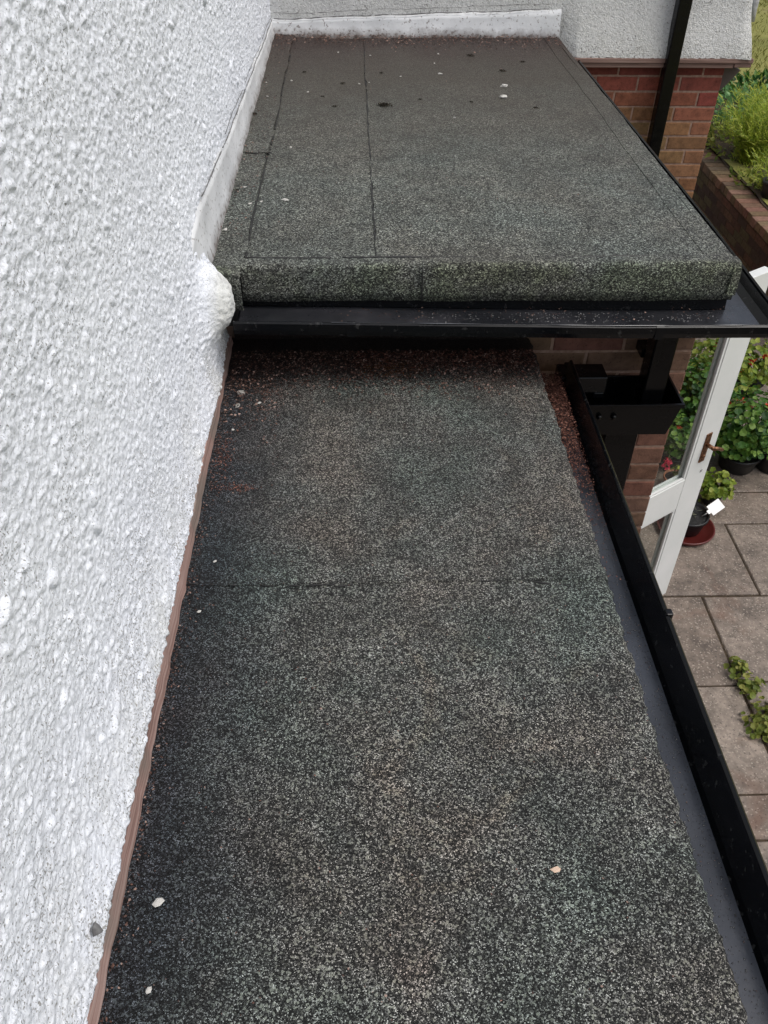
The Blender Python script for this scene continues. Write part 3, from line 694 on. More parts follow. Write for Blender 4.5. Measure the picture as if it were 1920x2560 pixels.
ng = empty('gutter', (0.6, 0.9, -1.38))
pr = [(0.523, -1.312), (0.526, -1.386), (0.613, -1.386), (0.621, -1.376), (0.6335, -1.312), (0.6345, -1.303), (0.6395, -1.2985), (0.645, -1.303), (0.645, -1.318), (0.640, -1.33), (0.636, -1.36), (0.628, -1.390), (0.615, -1.4005), (0.521, -1.4005), (0.520, -1.312)]
mb = MB(); mb.sweep(pr, lin(-0.8, 2.17, 12), None, 'y'); P_child(mb.build('trough', M_GUT, bevel=0.0015), ng)
yv = lin(-0.8, 2.16, 60); Pg = np.zeros((60, 3, 3))
for j, x in enumerate((0.528, 0.57, 0.613)): Pg[:, j, 0] = x; Pg[:, j, 1] = yv; Pg[:, j, 2] = -1.3845 + 0.0006*(j == 1)
o = grid_mesh('trough_floor', Pg[::-1], M_FILM); P_child(o, ng)
for y in (1.166, 0.2):
    mb = MB(); mb.box((0.635, y-0.009, -1.3105), (0.6495, y+0.009, -1.2960)); mb.box((0.6452, y-0.008, -1.330), (0.6505, y+0.008, -1.2965))
    P_child(mb.build('bracket_clip', M_GUT, bevel=0.003), ng)
# outlet spout that turns right over the hopper
mb = MB(); q = [(2.155,-1.352),(2.235,-1.352),(2.235,-1.408),(2.155,-1.408)]
mb.sweep(q, 0.615, 0.758, 'x'); mb.sweep([(2.150,-1.348),(2.240,-1.348),(2.240,-1.412),(2.150,-1.412)], 0.640, 0.662, 'x'); mb.box((0.724, 2.16, -1.43), (0.757, 2.23, -1.409))
P_child(mb.build('outlet_spout', M_GUT, bevel=0.004), ng)
tag(ng, 'long black box gutter along the right edge of the lower roof', 'gutter')

# ================================================================== brick room below the upper roof
room = empty('brick_room', (0.7, 2.3, ZG))
YW = 2.307
mb = MB()
rc = lambda u, v: ((0.165, 0.098, 0.066) if (int(v*97) + int(u*31)) % 3 else (0.180, 0.088, 0.062))
bricks(mb, None, lambda u, v, w_: (u, YW-w_, v), 0.36, 1.057, -3.55, -1.20, 1.057, -1.352, 0.0745, rc, depth=0.03, phase=0)
P_child(mb.build('brickwork', M_BRICK), room)
mm = MB(); mm.box((0.36, YW, -3.56), (1.054, 2.80, -1.195)); mm.box((WX+0.01, YW+0.006, -3.56), (0.36, 4.79, -1.21))
mm.box((0.78, 2.80, -1.52), (1.0535, 3.72, -1.196)); mm.box((0.78, 3.72, -3.56), (1.0535, 4.79, -1.196))
P_child(mm.build('mortar_core', M_MORTAR), room)
mb = MB()
for (a, b, z0) in ((2.34, 2.80, -3.55), (3.72, 4.78, -3.55), (2.80, 3.72, -1.52)):
    bricks(mb, None, lambda u, v, w_: (1.0535+w_, u, v), a, b, z0, -1.20, b, -1.352, 0.0745, rc, depth=0.03)
P_child(mb.build('side_brickwork', M_BRICK), room)
mb = MB(); mb.box((0.98, 2.801, -3.53), (1.05, 2.85, -1.522)); mb.box((0.98, 3.67, -3.53), (1.05, 3.719, -1.522)); mb.box((0.98, 2.851, -1.57), (1.05, 3.669, -1.522)); P_child(mb.build('door_frame', M_WHITE, bevel=0.003), room)
mb = MB(); mb.box((0.80, 2.81, -3.60), (1.06, 3.71, -3.531)); P_child(mb.build('door_step', M_STONE, bevel=0.004), room)
tag(room, 'dark brick room wall under the upper roof gutter, ending in a pier', 'brick wall')

hop = empty('hopper_head', (0.85, 2.2, -1.55))
mb = MB()
x0, x1, y0, y1, zt = 0.702, 1.000, 2.122, 2.292, -1.430
def ring(z, a, b, c, d): return [(a, c, z), (b, c, z), (b, d, z), (a, d, z)]
R_ = [ring(zt, x0, x1, y0, y1), ring(zt-0.014, x0, x1, y0, y1), ring(zt-0.0141, x0+0.006, x1-0.006, y0+0.006, y1), ring(zt-0.118, x0+0.016, x1-0.030, y0+0.012, y1), ring(zt-0.122, x0+0.060, x1-0.100, y0+0.030, y1)]
Ri = [ring(zt-0.110, x0+0.024, x1-0.038, y0+0.018, y1-0.008), ring(zt-0.001, x0+0.008, x1-0.008, y0+0.008, y1-0.008), ring(zt, x0+0.008, x1-0.008, y0+0.008, y1-0.008)]
rings = R_[::-1] + Ri[::-1]
V = [p for r in rings for p in r]; F = []
for i in range(len(rings)-1):
    for k in range(4): F.append((4*i+k, 4*i+(k+1) % 4, 4*i+4+(k+1) % 4, 4*i+4+k))
F.append((0, 1, 2, 3)); n4 = 4*(len(rings)-1); F.append((n4, n4+1, n4+2, n4+3)); mb.add(V, F); P_child(mb.build('hopper_box', M_IRON, bevel=0.002), hop)
for x in (0.745, 0.79):
    mb = MB(); mb.tube([(x, y0+0.008, zt-0.045), (x, y0-0.004, zt-0.045)], [0.010, 0.007], 10); P_child(mb.build('bolt', M_IRON), hop)
tag(hop, 'open black rainwater hopper head fixed to the brick wall', 'hopper head')
pipes = empty('downpipe', (0.84, 2.24, ZG))
mb = MB(); mb.box((0.790, 2.172, -3.5), (0.900, 2.288, zt-0.123)); P_child(mb.build('pipe', M_IRON, bevel=0.006), pipes)
mb = MB(); mb.box((0.782, 2.164, -2.50), (0.908, 2.289, -2.44)); mb.box((0.75, 2.280, -2.49), (0.935, 2.2985, -2.45)); P_child(mb.build('pipe_clip', M_IRON, bevel=0.003), pipes)
tag(pipes, 'wide black downpipe running down the brick wall below the hopper', 'downpipe')
pipe2 = empty('downpipe', (0.912, 2.2, -1.3))
mb = MB(); mb.box((0.878, 2.166, -1.475), (0.946, 2.234, -1.137)); mb.box((0.872, 2.160, -1.18), (0.952, 2.240, -1.142)); P_child(mb.build('pipe', M_IRON, bevel=0.005), pipe2)
mb = MB(); mb.box((0.872, 2.236, -1.335), (0.952, 2.2985, -1.305)); P_child(mb.build('pipe_clip', M_IRON, bevel=0.003), pipe2)
tag(pipe2, 'short square black pipe dropping from the upper gutter into the hopper', 'downpipe')

# ================================================================== glazed door standing open
DZ = -3.505; DT = -1.545 - DZ
door = empty('glazed_door', (1.087, 2.857, DZ), math.radians(33.0))
W_, TH = 0.80, 0.045
def dpart(name, boxes, mat=M_WHITE, bev=0.003, parent=door):
    mb = MB()
    for a, b in boxes: mb.box(a, b)
    return mb.build(name, mat, parent, bevel=bev)
MR0, MR1 = -2.792-DZ, -2.600-DZ
SW = 0.165
dpart('stile', [((0, 0, 0), (0.120, TH, DT))]); dpart('stile', [((W_-SW, 0, 0), (W_, TH, DT))])
dpart('top_rail', [((0.1205, 0.001, DT-0.16), (W_-SW-0.0005, TH-0.001, DT-0.001))]); dpart('mid_rail', [((0.1205, 0.001, MR0), (W_-SW-0.0005, TH-0.001, MR1))]); dpart('bottom_rail', [((0.1205, 0.001, 0.001), (W_-SW-0.0005, TH-0.001, 0.20))])
for z0, z1 in ((0.20, MR0), (MR1, DT-0.16)):
    a, b = 0.1205, W_-SW-0.0005
    dpart('glazing_bead', [((a, 0.004, z0), (a+0.014, 0.016, z1)), ((b-0.014, 0.004, z0), (b, 0.016, z1)), ((a+0.0141, 0.004, z0+.0005), (b-0.0141, 0.016, z0+0.012)), ((a+0.0141, 0.004, z1-0.012), (b-0.0141, 0.016, z1-.0005)),
          ((a, 0.030, z0), (a+0.014, 0.042, z1)), ((b-0.014, 0.030, z0), (b, 0.042, z1)), ((a+0.0141, 0.030, z0+.0005), (b-0.0141, 0.042, z0+0.012)), ((a+0.0141, 0.030, z1-0.012), (b-0.0141, 0.042, z1-.0005))], bev=0.002)
    dpart('glass_pane', [((a+0.002, 0.021, z0+0.002), (b-0.002, 0.026, z1-0.002))], M_GLASS, 0)
hz = -2.435 - DZ; hx = W_ - 0.085
h = dpart('handle_plate', [((hx-0.020, -0.006, hz-0.085), (hx+0.020, -0.0005, hz+0.085))], M_BRASS, 0.002)
mb = MB(); mb.tube([(hx, -0.005, hz+0.02), (hx, -0.035, hz+0.02), (hx, -0.048, hz+0.018)], [0.011, 0.010, 0.010], 10); mb.tube([(hx, -0.046, hz+0.020), (hx+0.03, -0.050, hz+0.012), (hx+0.070, -0.050, hz-0.012), (hx+0.085, -0.046, hz-0.022)], [0.011, 0.009, 0.009, 0.006], 10)
mb.tube([(hx, -0.004, hz-0.05), (hx, -0.012, hz-0.05)], [0.012, 0.010], 12)
mb.build('lever', M_BRASS, h)
dpart('latch_screw', [((W_-0.06, -0.002, -2.60-DZ), (W_-0.045, 0.0005, -2.585-DZ))], M_STONE, 0.001)
tag(door, 'white painted glazed door standing open above the patio with bronze lever handle', 'door')

# ================================================================== retaining wall of the raised garden
rw = empty('retaining_wall', (3.75, 7, ZG))
mb = MB(); rcol = lambda u, v: random.choice([(0.075, 0.042, 0.028), (0.10, 0.052, 0.034), (0.055, 0.036, 0.026), (0.12, 0.075, 0.045), (0.085, 0.07, 0.035)])
bricks(mb, None, lambda u, v, w_: (3.665-w_, u, v), 4.6, 10.4, ZG, -3.075, 10.4, ZG, 0.075, rcol, jt=0.011, depth=0.05)
P_child(mb.build('brickwork', M_BRICK), rw)
mm = MB(); mm.box((3.665, -20, ZG-0.1), (3.86, 40, -3.078)); P_child(mm.build('mortar_core', M_SOIL), rw)
mb = MB(); y = 4.6
while y < 10.4:
    dx = random.uniform(-0.008, 0.008); c = random.choice([(0.13, 0.080, 0.050), (0.17, 0.095, 0.065), (0.15, 0.105, 0.06), (0.12, 0.085, 0.055), (0.21, 0.125, 0.09)])
    mb.box((3.645+dx, y, -3.0775), (3.865+dx, y+0.098, -3.0+random.uniform(-0.006, 0.004)), jit(c)); y += 0.108
P_child(mb.build('coping', M_BRICK, bevel=0.006), rw)
tag(rw, 'low dark mossy brick wall with reddish coping holding up the garden', 'garden wall')
mb = MB(); Pq = np.zeros((20, 50, 3)); Xs, Ys = np.meshgrid(lin(3.84, 6.4, 20), lin(4.0, 11.2, 50), indexing='ij')
Pq[...,0] = Xs; Pq[...,1] = Ys; Pq[...,2] = -2.985 + 0.12*np.clip((Xs-3.84)/0.8, 0, 1)*np.clip((6.4-Xs)/.5, 0, 1) + 0.05*(vnoise(Xs*4, Ys*4, 81)-0.5)
o = grid_mesh('soil_bed', Pq, M_SOIL); tag(o, kind='structure')

# ================================================================== plants
def rnd_unit():
    v = RNG.normal(size=3); return Vector(v/np.linalg.norm(v))
def leaf_round(mb, c, r, nrm):
    a = nrm.orthogonal().normalized(); b = nrm.cross(a); k = 7; ph = random.uniform(0, 6.28)
    V = [c - nrm*r*0.22]
    for i in range(k):
        t = ph + 2*math.pi*i/k; rr = r*random.uniform(0.82, 1.1)
        V.append(c + a*math.cos(t)*rr + b*math.sin(t)*rr + nrm*r*random.uniform(-.12, .12))
    mb.add(V, [(0, 1+i, 1+(i+1) % k) for i in range(k)])
def leaf_long(mb, c, L, wd, d, nrm):
    s_ = d.cross(nrm).normalized(); n_ = s_.cross(d)
    V = [c, c + d*L*.4 + s_*wd + n_*L*.05, c + d*L*.45 + n_*(-L*.02), c + d*L*.4 - s_*wd + n_*L*.05, c + d*L - n_*L*.15]
    mb.add(V, [(0,1,2),(0,2,3),(1,4,2),(2,4,3)])
def cloud(mb, c, rx, ry, rz, n, size, kind='round', shell=0.45, up=0.6):
    c = Vector(c); lob = [(rnd_unit(), random.uniform(0.15, 0.4)) for _ in range(6)]
    for _ in range(n):
        d = rnd_unit(); r = (shell + (1-shell)*random.random())
        for q, a in lob: r *= 1 + a*max(0, d.dot(q)-0.4) - 0.5*a*max(0, -d.dot(q)-0.6)
        if d.z < -0.3: r *= 0.7
        p = c + Vector((d.x*rx*r, d.y*ry*r, d.z*rz*r)); nrm = (d + Vector((0,0,up)) + rnd_unit()*0.7).normalized(); s = size*random.uniform(0.6, 1.3)
        if kind == 'round': leaf_round(mb, p, s, nrm)
        else:
            t = (d + rnd_unit()*0.8 + Vector((0,0,.3))).normalized(); leaf_long(mb, p, s*2.2, s*0.55, t, nrm if abs(nrm.dot(t)) < .95 else t.orthogonal().normalized())
def stems(mb, base, tops, r=0.003):
    for tp in tops:
        b = Vector(base) + Vector((random.uniform(-.03, .03), random.uniform(-.03, .03), 0)); tp = Vector(tp); m = (b+tp)/2 + rnd_unit()*0.03
        mb.tube([b, m, tp], [r*1.3, r, r*0.7], 5, caps=False)
def flower_head(c, r, mat, parent, n=22):
    mb = MB(); c = Vector(c)
    for _ in range(n):
        d = rnd_unit(); d.z = abs(d.z)*0.8 + 0.05; d.normalize(); p = c + Vector((d.x*r, d.y*r, d.z*r*0.7))
        leaf_round(mb, p, r*0.42*random.uniform(.7, 1.2), (d+rnd_unit()*0.5).normalized())
    o = mb.build('flower_head', mat, None, fix=False); P_child(o, parent)
def pot(root, c, r, h, mat, soil=True):
    mb = MB(); mb.lathe([(0.001, 0.001), (r*.76, 0), (r*.80, 0.004), (r*.97, h*.82), (r*.97, h*.84), (r*1.05, h*.845), (r*1.05, h), (r*.97, h), (r*.93, h*.86), (0.001, h*.85)], c)
    P_child(mb.build('pot', mat), root)
    mb = MB(); V = [(c[0], c[1], c[2]+h*.875)]; k = 24
    for i in range(k): V.append((c[0]+r*.94*math.cos(6.283*i/k), c[1]+r*.94*math.sin(6.283*i/k), c[2]+h*.865))
    mb.add(V, [(0, 1+i, 1+(i+1) % k) for i in range(k)]); P_child(mb.build('compost', M_COMP), root)
def potted(base, pr, ph, pmat, fr, fh, n, size, lmat, flowers, fmat, label, group='flowering plants in pots on the patio', cat='potted plant', kind='round', dz=0.0):
    root = empty('potted_plant', base); pot(root, base, pr, ph, pmat)
    c = (base[0], base[1], base[2]+ph+fh*0.75+dz); mb = MB(); cloud(mb, c, fr, fr, fh, int(n*1.35), size*0.84, kind)
    P_child(mb.build('foliage', lmat, fix=False), root)
    tops = [(c[0]+random.uniform(-.8,.8)*fr, c[1]+random.uniform(-.8,.8)*fr, c[2]+random.uniform(-.2,.8)*fh) for _ in range(14)] + [Vector(f)-Vector((0,0,.01)) for f in flowers]
    mb = MB(); stems(mb, (base[0], base[1], base[2]+ph*.86), tops); P_child(mb.build('stems', M_STEM, fix=False), root)
    for f in flowers: flower_head(f, random.uniform(0.022, 0.036), fmat, root)
    tag(root, label, cat, group); return root
potted((2.56, 5.22, ZG), 0.13, 0.16, M_BPOT, 0.33, 0.27, 620, 0.026, M_GERL, [(2.60, 5.30, -3.07), (2.66, 5.24, -3.10), (2.63, 5.20, -3.14)], M_RED, 'tall yellowish green plant with orange red blooms behind the door glass')
potted((2.36, 4.92, ZG), 0.13, 0.16, M_BPOT, 0.29, 0.23, 640, 0.024, M_GER, [(2.12, 4.50, -3.22)], M_RED, 'dark green bushy plant seen through the upper door glass')
potted((2.15, 4.52, ZG), 0.10, 0.12, M_BPOT, 0.20, 0.16, 340, 0.023, M_GER, [(1.95, 4.16, -3.27), (1.97, 4.20, -3.26)], M_CRIM, 'low dark plant with crimson flowers beside the brick pier')
potted((2.10, 4.27, ZG), 0.085, 0.11, M_TERRA, 0.05, 0.05, 26, 0.020, M_GERL, [], M_RED, 'small terracotta pot with a few pale leaves behind the door stile')
potted((2.60, 4.52, ZG), 0.14, 0.13, M_BPOT, 0.32, 0.25, 900, 0.025, M_GER, [(2.62, 4.76, -3.18), (2.69, 4.72, -3.21), (2.50, 4.70, -3.16)], M_RED, 'large glossy green geranium right of the door handle')
potted((2.98, 5.45, ZG), 0.13, 0.12, M_BPOT, 0.28, 0.19, 420, 0.024, M_GERL, [(2.90, 5.32, -3.22), (2.93, 5.36, -3.22), (3.02, 5.36, -3.20), (3.05, 5.40, -3.21), (2.80, 5.25, -3.25)], M_RED, 'sparse plant with two vermilion flower heads nearest the garden wall')
potted((2.83, 4.50, ZG), 0.115, 0.19, M_BPOT, 0.17, 0.13, 260, 0.026, M_GERL, [(2.78, 4.74, -3.20)], M_RED, 'light green trailing plant in a plain black pot on the right')
potted((2.30, 4.14, ZG), 0.06, 0.07, M_BPOT, 0.13, 0.09, 170, 0.024, M_GERL, [], M_RED, 'low lime green plant at the foot of the door stile')
# black pot in a red saucer with its tag
pr_ = empty('potted_plant', (2.055, 3.88, ZG))
mb = MB(); mb.lathe([(0.001, 0.004), (0.150, 0.004), (0.166, 0.034), (0.176, 0.036), (0.178, 0.030), (0.160, 0.0), (0.001, 0.0)], (2.055, 3.88, ZG+0.002), 36); P_child(mb.build('saucer', M_RPOT), pr_)
pot(pr_, (2.055, 3.89, ZG+0.008), 0.118, 0.125, M_BPOT)
mb = MB(); cloud(mb, (2.06, 3.89, ZG+0.135), 0.06, 0.06, 0.018, 16, 0.016, 'long'); P_child(mb.build('foliage', leaf_mat('wilted', [(0.10, 0.11, 0.06), (0.32, 0.33, 0.24)]), fix=False), pr_)
tag(pr_, 'almost bare black pot of compost standing in a dark red saucer', 'potted plant', 'flowering plants in pots on the patio')
mb = MB(); Mt = Matrix.Translation((2.215, 3.90, ZG+0.165)) @ Matrix.Rotation(rad(38), 4, 'Z') @ Matrix.Rotation(rad(28), 4, 'X')
mb.box((-0.062, -0.034, -0.001), (0.062, 0.034, 0.0015), M=Mt); mb.box((-0.085, -0.012, -0.0012), (-0.0621, 0.012, 0.001), M=Mt)
mb.tube([Mt @ Vector((-0.08, 0, 0)), (2.13, 3.87, ZG+0.115)], [0.004, 0.003], 6)
tag(mb.build('plant_tag', M_TAG), 'blank white plastic plant tag stuck in the black pot', 'plant tag')
rp = empty('flower_pot', (2.09, 4.10, ZG)); pot(rp, (2.09, 4.10, ZG), 0.075, 0.10, M_RPOT); tag(rp, 'small empty maroon plastic pot behind the saucer', 'flower pot')

def bush(name, base, parts, label, cat='plant', group=None):
    root = empty(name, base)
    for nm, mb, mat in parts: P_child(mb.build(nm, mat, fix=False), root)
    return tag(root, label, cat, group)
def fronds(mb, base, n, h0, h1, spread, leaflets=16, ll=0.05, wd=0.003):
    for _ in range(n):
        a = random.uniform(0, 6.283); h = random.uniform(h0, h1); sp = spread*math.sqrt(random.random())
        b = Vector(base) + Vector((random.gauss(0, .06), random.gauss(0, .06), 0)); prev = b; pts = []
        for i in range(leaflets):
            t = (i+1)/leaflets; pts.append(b + Vector((math.cos(a)*sp*t**1.6, math.sin(a)*sp*t**1.6, h*(t - 0.25*t*t*sp))))
        for i, p in enumerate(pts):
            dd = (p - (pts[i-1] if i else b)).normalized()
            for _k in range(3):
                d = (dd*0.8 + rnd_unit()*0.9 + Vector((0,0,.3))).normalized(); s_ = d.orthogonal().normalized()*wd
                L = ll*random.uniform(.5, 1.2); q = p + rnd_unit()*0.01
                mb.add([q-s_, q+s_, q+d*L], [(0,1,2)])
mb = MB(); fronds(mb, (4.12, 8.85, -3.02), 170, 0.35, 0.75, 0.45, 14, 0.085, 0.0055); st = MB(); stems(st, (4.12, 8.85, -3.02), [(4.12+random.uniform(-.3,.3), 8.85+random.uniform(-.3,.3), -2.5) for _ in range(16)], 0.004)
bush('fern_plant', (4.12, 8.85, -3.02), [('fronds', mb, M_FERN), ('stems', st, M_STEM)], 'tall feathery yellow green plant growing in the raised bed', 'plant')
mb = MB(); fronds(mb, (4.62, 9.5, -3.0), 130, 0.3, 0.7, 0.45, 12, 0.085, 0.0055)
bush('fern_plant', (4.62, 9.5, -3.0), [('fronds', mb, M_FERN)], 'feathery plant further back at the right edge of the garden bed', 'plant')
mb = MB(); fronds(mb, (4.02, 8.1, -3.02), 60, 0.2, 0.42, 0.28, 10, 0.06, 0.0045)
bush('fern_plant', (4.02, 8.1, -3.02), [('fronds', mb, M_FERN)], 'smaller feathery clump hanging over the brick coping', 'plant')
mb = MB(); cloud(mb, (4.30, 10.0, -2.80), 0.30, 0.35, 0.24, 520, 0.035, 'long')
bush('garden_shrub', (4.30, 10.0, -3.0), [('foliage', mb, M_BLUE)], 'bluish green shrub beside the brick corner in the raised bed', 'shrub')
mb = MB(); cloud(mb, (4.75, 10.75, -2.82), 0.38, 0.32, 0.24, 520, 0.04, 'long')
bush('garden_shrub', (4.75, 10.75, -3.0), [('foliage', mb, M_DKLEAF)], 'dark green leafy shrub behind the bluish one in the bed', 'shrub')
mb = MB(); cloud(mb, (5.25, 10.6, -2.84), 0.42, 0.35, 0.22, 460, 0.04, 'long')
bush('garden_shrub', (5.25, 10.6, -3.0), [('foliage', mb, M_FERN)], 'lime green leafy shrub at the back right of the bed', 'shrub')
mb = MB(); cloud(mb, (3.98, 9.4, -2.92), 0.20, 0.45, 0.12, 300, 0.035, 'long')
bush('garden_shrub', (3.98, 9.4, -3.0), [('foliage', mb, M_WEED)], 'low olive foliage along the inside of the coping', 'shrub')
mb = MB(); cloud(mb, (3.92, 8.32, -2.98), 0.12, 0.30, 0.07, 160, 0.028, 'long')
bush('garden_shrub', (3.92, 8.32, -3.0), [('foliage', mb, M_WEED)], 'yellowish ground plant spilling onto the reddish coping', 'shrub')
bp = empty('flower_pot', (3.98, 7.92, -3.03)); pot(bp, (3.98, 7.92, -3.03), 0.12, 0.20, M_BPOT); tag(bp, 'dark plastic pot sunk among plants on the garden wall', 'flower pot')
mb = MB(); cloud(mb, (0, 0, 0), 0.30, 0.16, 0.30, 90, 0.0, 'round')
st_ = MB(); st_.tube([(6.56, 15.6, ZL), (6.56, 15.6, ZL+0.2), (6.56, 15.6, ZL+0.42)], [0.07, 0.055, 0.055], 12)
tag(st_.build('garden_post', M_STONE), 'pale grey stone post out on the lawn', 'garden post')
# weeds in the slab joints
def weed(x, y, r, n, label):
    root = empty('weed', (x, y, ZG)); mb = MB(); cloud(mb, (x, y, ZG+0.02), r, r*1.1, 0.05, n, 0.016, 'round', 0.1); P_child(mb.build('leaves', M_WEED, fix=False), root)
    tag(root, label, 'weed', 'weeds between the paving slabs')
weed(2.00, 2.78, 0.055, 70, 'small upper weed in the slab joint above two others')
weed(2.025, 2.66, 0.075, 110, 'middle weed growing out of the rusty stained slab joint')
weed(2.03, 2.42, 0.125, 330, 'largest weed clump on the slabs below the two smaller weeds')

# ================================================================== litter
def litter(name, n, sampler, s0, s1, mat, zj=0.004):
    mb = MB()
    for _ in range(n):
        p = sampler()
        if p is None: continue
        c = Vector(p) + Vector((0, 0, random.uniform(0.001, zj))); s_ = random.uniform(s0, s1); nn = (Vector((0,0,1)) + rnd_unit()*0.45).normalized()
        a = nn.orthogonal().normalized(); a = (Matrix.Rotation(random.uniform(0, 6.28), 3, nn) @ a); b = nn.cross(a); k = random.uniform(.35, .9)
        mb.add([c-a*s_-b*s_*k*.5, c+a*s_*.4-b*s_*k, c+a*s_, c+a*s_*.2+b*s_*k, c-a*s_*.8+b*s_*k*.4], [(0,1,2,3,4)])
    o = mb.build(name, mat, None, fix=False); return tag(o, kind='stuff')
def back_s():
    x = random.uniform(-0.35, 0.53); d = abs(random.gauss(0, 0.075)); return (x, 2.205-d*(1.3 if x > -.2 else 2.4), ZN+0.008)
litter('leaf_litter', 9000, back_s, 0.0011, 0.0040, M_LITTER, 0.012)
litter('leaf_litter', 1500, lambda: (random.uniform(0.0, 0.53), 2.20-abs(random.gauss(0, .04)), ZN+0.006), 0.0016, 0.005, M_LITRED, 0.012)
def side_s():
    y = random.uniform(0.1, 2.25); dn = vnoise(np.array([y*5.0]), np.array([0.3]), 91)[0]
    return (-0.36+abs(random.gauss(0, 0.010+0.03*max(0, dn-.45))), y, ZN+0.003)
litter('leaf_litter', 900, side_s, 0.001, 0.0028, M_LITTER, 0.006)
def gut_s():
    y = 2.15 - abs(random.gauss(0.12, 0.22)); return (random.uniform(0.535, 0.61), y, -1.382 + 0.05*max(0, (y-1.45)/.7)*random.random())
litter('gutter_litter', 8000, gut_s, 0.0010, 0.0030, M_LITRED, 0.008)
litter('gutter_litter', 260, lambda: (random.uniform(0.53, 0.608), random.uniform(-.2, 1.7), -1.3835), 0.0007, 0.0018, M_LITTER, 0.001)
litter('gutter_litter', 300, lambda: (random.uniform(-.3, 1.05), random.uniform(2.06, 2.146), -1.117), 0.0008, 0.003, M_LITTER, 0.002)
def far_s():
    x = random.uniform(-0.385, 1.03); return (x, 4.765-abs(random.gauss(0, 0.13)), zf(x, 4.6, 0.010))
litter('leaf_litter', 2200, far_s, 0.002, 0.006, M_LITTER, 0.006)
litter('leaf_litter', 500, lambda: (random.uniform(-0.38, -0.30), random.uniform(2.3, 4.7), ZF+0.012), 0.0012, 0.004, M_LITTER, 0.004)
litter('leaf_litter', 700, lambda: (random.uniform(-0.36, 1.0), random.uniform(2.3, 4.5), ZF+0.0125), 0.0010, 0.0028, M_LITTER, 0.003)
litter('leaf_litter', 900, lambda: (random.uniform(-0.34, 0.53), random.uniform(0.3, 2.1), ZN+0.0095), 0.0008, 0.0022, M_LITTER, 0.003)

def chip_mesh(name, s, mat, flat=0.45):
    mb = MB(); V = []
    for z, k in ((0, .85), (flat*.6, 1.0), (flat, .6)):
        for i in range(6):
            a = 6.283*i/6+0.3; r = s*k*(0.5+0.75*random.random())*0.85; V.append((r*math.cos(a)*1.25, r*math.sin(a)*.85, z*s))
    F = [(0,5,4,3,2,1), (12,13,14,15,16,17)]
    for L in (0, 6):
        for i in range(6): F.append((L+i, L+(i+1) % 6, L+6+(i+1) % 6, L+6+i))
    mb.add(V, F); return mb.build(name, mat)
def scatter(proto, spots, label, cat, group):
    for i, (x, y, z, sc, rz) in enumerate(spots):
        o = proto if i == 0 else proto.copy()
        if i: COL.objects.link(o)
        o.location = (x, y, z); o.scale = (sc, sc, sc); o.rotation_euler = (0, 0, rz); tag(o, label, cat, group)
RZ = lambda: random.uniform(0, 6.28)
def far_spot(x, y, sc): return (x, y, zf(x, y, 0.005 if x > 0.06 else 0.0005) + (0.009 if x < -.29 else 0), sc, RZ())
fs = [(.388,4.058,1.5),(.213,4.016,.8),(.033,3.926,1),(.075,3.93,.7),(.407,4.402,1.1),(.377,4.235,.8),(.088,4.36,.9),(-.062,4.443,.9),(-.258,3.972,1),(-.181,3.798,.8),(.394,3.445,.9),(-.217,3.106,.9),(-.31,2.55,.9),(-.338,2.688,.8),(-.364,2.366,1.1),(-.28,2.592,.8),(-.34,3.7,.9),(-.36,3.9,.8)]
scatter(chip_mesh('stone_chip', 0.0068, M_CHIP), [far_spot(*q) for q in fs], 'tiny pale stone chip lying on the upper felt roof', 'stone chip', 'pale chips on the upper roof')
for (x, y, s_, lb) in ((.644, 3.866, .018, 'small pale chip just behind the larger one on the upper roof'), (.618, 3.704, .021, 'larger flat pale chip in the back right of the upper roof'), (-.209, 2.601, .013, 'bright white chip in the front left of the upper roof')):
    o = chip_mesh('stone_chip', s_, M_CHIP); o.location = far_spot(x, y, 1)[:3]; tag(o, lb, 'stone chip')
def moss_mesh(name, r, n):
    mb = MB()
    for _ in range(n):
        d = rnd_unit(); d.z = abs(d.z); p = Vector((d.x*r*random.random()*1.5, d.y*r*random.random(), d.z*r*.35*random.random()+.002)); leaf_long(mb, p, r*.22, r*.09, (rnd_unit()+Vector((0,0,.4))).normalized(), rnd_unit())
    return mb.build(name, M_MOSS, fix=False)
big = moss_mesh('moss_clump', 0.026, 240); big.location = far_spot(.128, 3.597, 1)[:3]; tag(big, 'largest dark clump of dry moss right of the central lap seam', 'moss clump')
ms = [(.131,4.065,.9),(.67,4.108,1.3),(.725,3.555,.9),(.785,4.266,1.0),(-.069,3.594,.9),(.275,3.674,.7),(-.038,3.925,1.0),(-.119,3.733,.7),(.555,4.371,1.5),(-.208,4.098,.8),(.479,3.639,.7),(-.372,3.453,1.0),(-.36,2.66,.8)]
scatter(moss_mesh('moss_clump', 0.014, 90), [far_spot(*q) for q in ms], 'small dark crumb of dry moss on the upper felt roof', 'moss clump', 'moss crumbs on the upper roof')
ZC = ZN + 0.0075
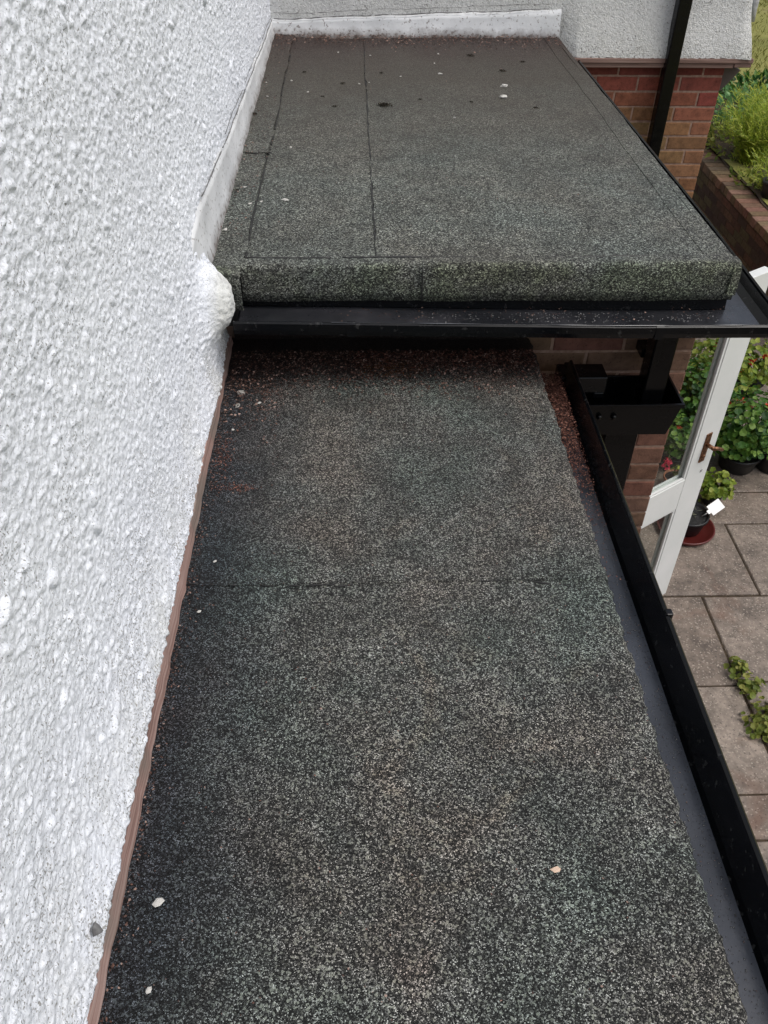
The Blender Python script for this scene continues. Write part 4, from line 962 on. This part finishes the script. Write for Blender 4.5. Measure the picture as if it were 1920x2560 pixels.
for (x, y, s_, m, lb) in ((-.315, 1.992, .014, M_CHIPG, 'flat grey chip farthest back of those by the wall on the lower roof'), (-.318, 1.928, .011, M_CHIPG, 'upright grey chip just in front of the flat grey one'), (-.26, 1.942, .0065, M_CHIP, 'small white chip right of the two grey ones on the lower roof'), (-.319, 1.817, .0062, M_CHIP, 'small white chip in the silt nearest the wall strip'),
                         (-.306, .590, .0095, M_CHIP, 'bright white chip near the bottom left of the lower roof'), (.306, .626, .0085, M_PINKP, 'pale tan disc near the bottom right of the lower roof'), (-.309, 1.327, .005, M_CHIP, 'lone white speck on the lower roof level with the felt lap'), (-.323, 1.183, .0048, M_CHIP, 'lone white speck just in front of the felt lap by the wall'), (-.299, .468, .0055, M_CHIP, 'white speck lowest at the bottom edge of the lower roof')):
    o = chip_mesh('stone_chip', s_, m, 0.4); o.location = (x, y, ZC); o.rotation_euler = (0, 0, RZ()); tag(o, lb, 'stone chip')

mb = MB()
for _ in range(900):
    a = random.uniform(0, 6.28); r = random.random()**0.7; p = Vector((0.10+0.10*r*math.cos(a), 2.115+0.055*r*math.sin(a), ZN+0.006+0.010*(1-r)*random.random()))
    leaf_long(mb, p, 0.006, 0.0018, (rnd_unit()+Vector((0,0,.4))).normalized(), rnd_unit())
tag(mb.build('moss_patch', leaf_mat('rusty_moss', [(0.03, 0.012, 0.004), (0.09, 0.034, 0.010), (0.16, 0.07, 0.02)], 0.0, 0.9), fix=False), 'rusty orange moss patch at the back of the lower roof', 'moss patch')
mb = MB()
for (cx_, cy_, rx_, ry_, n_) in ((-.285, 1.58, .05, .02, 160), (-.33, 1.70, .03, .10, 240)):
    for _ in range(n_):
        p = Vector((cx_+random.gauss(0, rx_*.5), cy_+random.gauss(0, ry_*.5), ZN+0.009)); s_ = random.uniform(.0012, .0032); a = rnd_unit(); a.z *= .3; a.normalize(); b = Vector((-a.y, a.x, 0.1))
        mb.add([p-a*s_, p+b*s_*.6, p+a*s_, p-b*s_*.5], [(0,1,2,3)])
tag(mb.build('leaf_litter', M_LITRED, fix=False), kind='stuff')

# rain left on the gutter: beads of water on the floor film and a wet lip
g = G('rain_water', 0.03, 1.0); g.color((0.02, 0.022, 0.026)); g.p.inputs['Coat Weight'].default_value = 1.0; M_WATER = g.m
def bead(mb, c, r):
    V = [(c[0], c[1], c[2]+r*.55)]; k = 6
    for ring_, (q, z) in enumerate(((.6, .42), (1.0, 0.0))):
        for i in range(k): V.append((c[0]+r*q*math.cos(6.283*i/k), c[1]+r*q*math.sin(6.283*i/k), c[2]+r*z))
    F = [(0, 1+i, 1+(i+1) % k) for i in range(k)] + [(1+i, 7+i, 7+(i+1) % k, 1+(i+1) % k) for i in range(k)]
    mb.add(V, F, None, True)
mb = MB()
for _ in range(700): bead(mb, (random.uniform(0.545, 0.610), random.uniform(0.2, 1.75), -1.3836), random.uniform(0.0007, 0.0019))
for _ in range(500): bead(mb, (random.uniform(-0.29, 1.0), random.uniform(2.062, 2.12), -1.1245+0.0145-0.018*0.5), random.uniform(0.0007, 0.002))
tag(mb.build('rain_drops', M_WATER, fix=False), kind='stuff')
mb = MB(); q = lin(-0.06, 1.14, 260); d0 = [float(gz(np.array([v]))[0])+0.014 for v in q]
mb.tube([(v, 1.9945, -1.0890+d+0.0006) for v, d in zip(q, d0)], [0.0003 + 0.0030*max(0.0, float(vnoise(np.array([v*14.0]), np.array([0.2]), 97)[0])-0.38) for v in q], 8)
P_child(tag(mb.build('wet_lip', M_WATER), 'film of rain water beaded along the gutter lip'), gut)
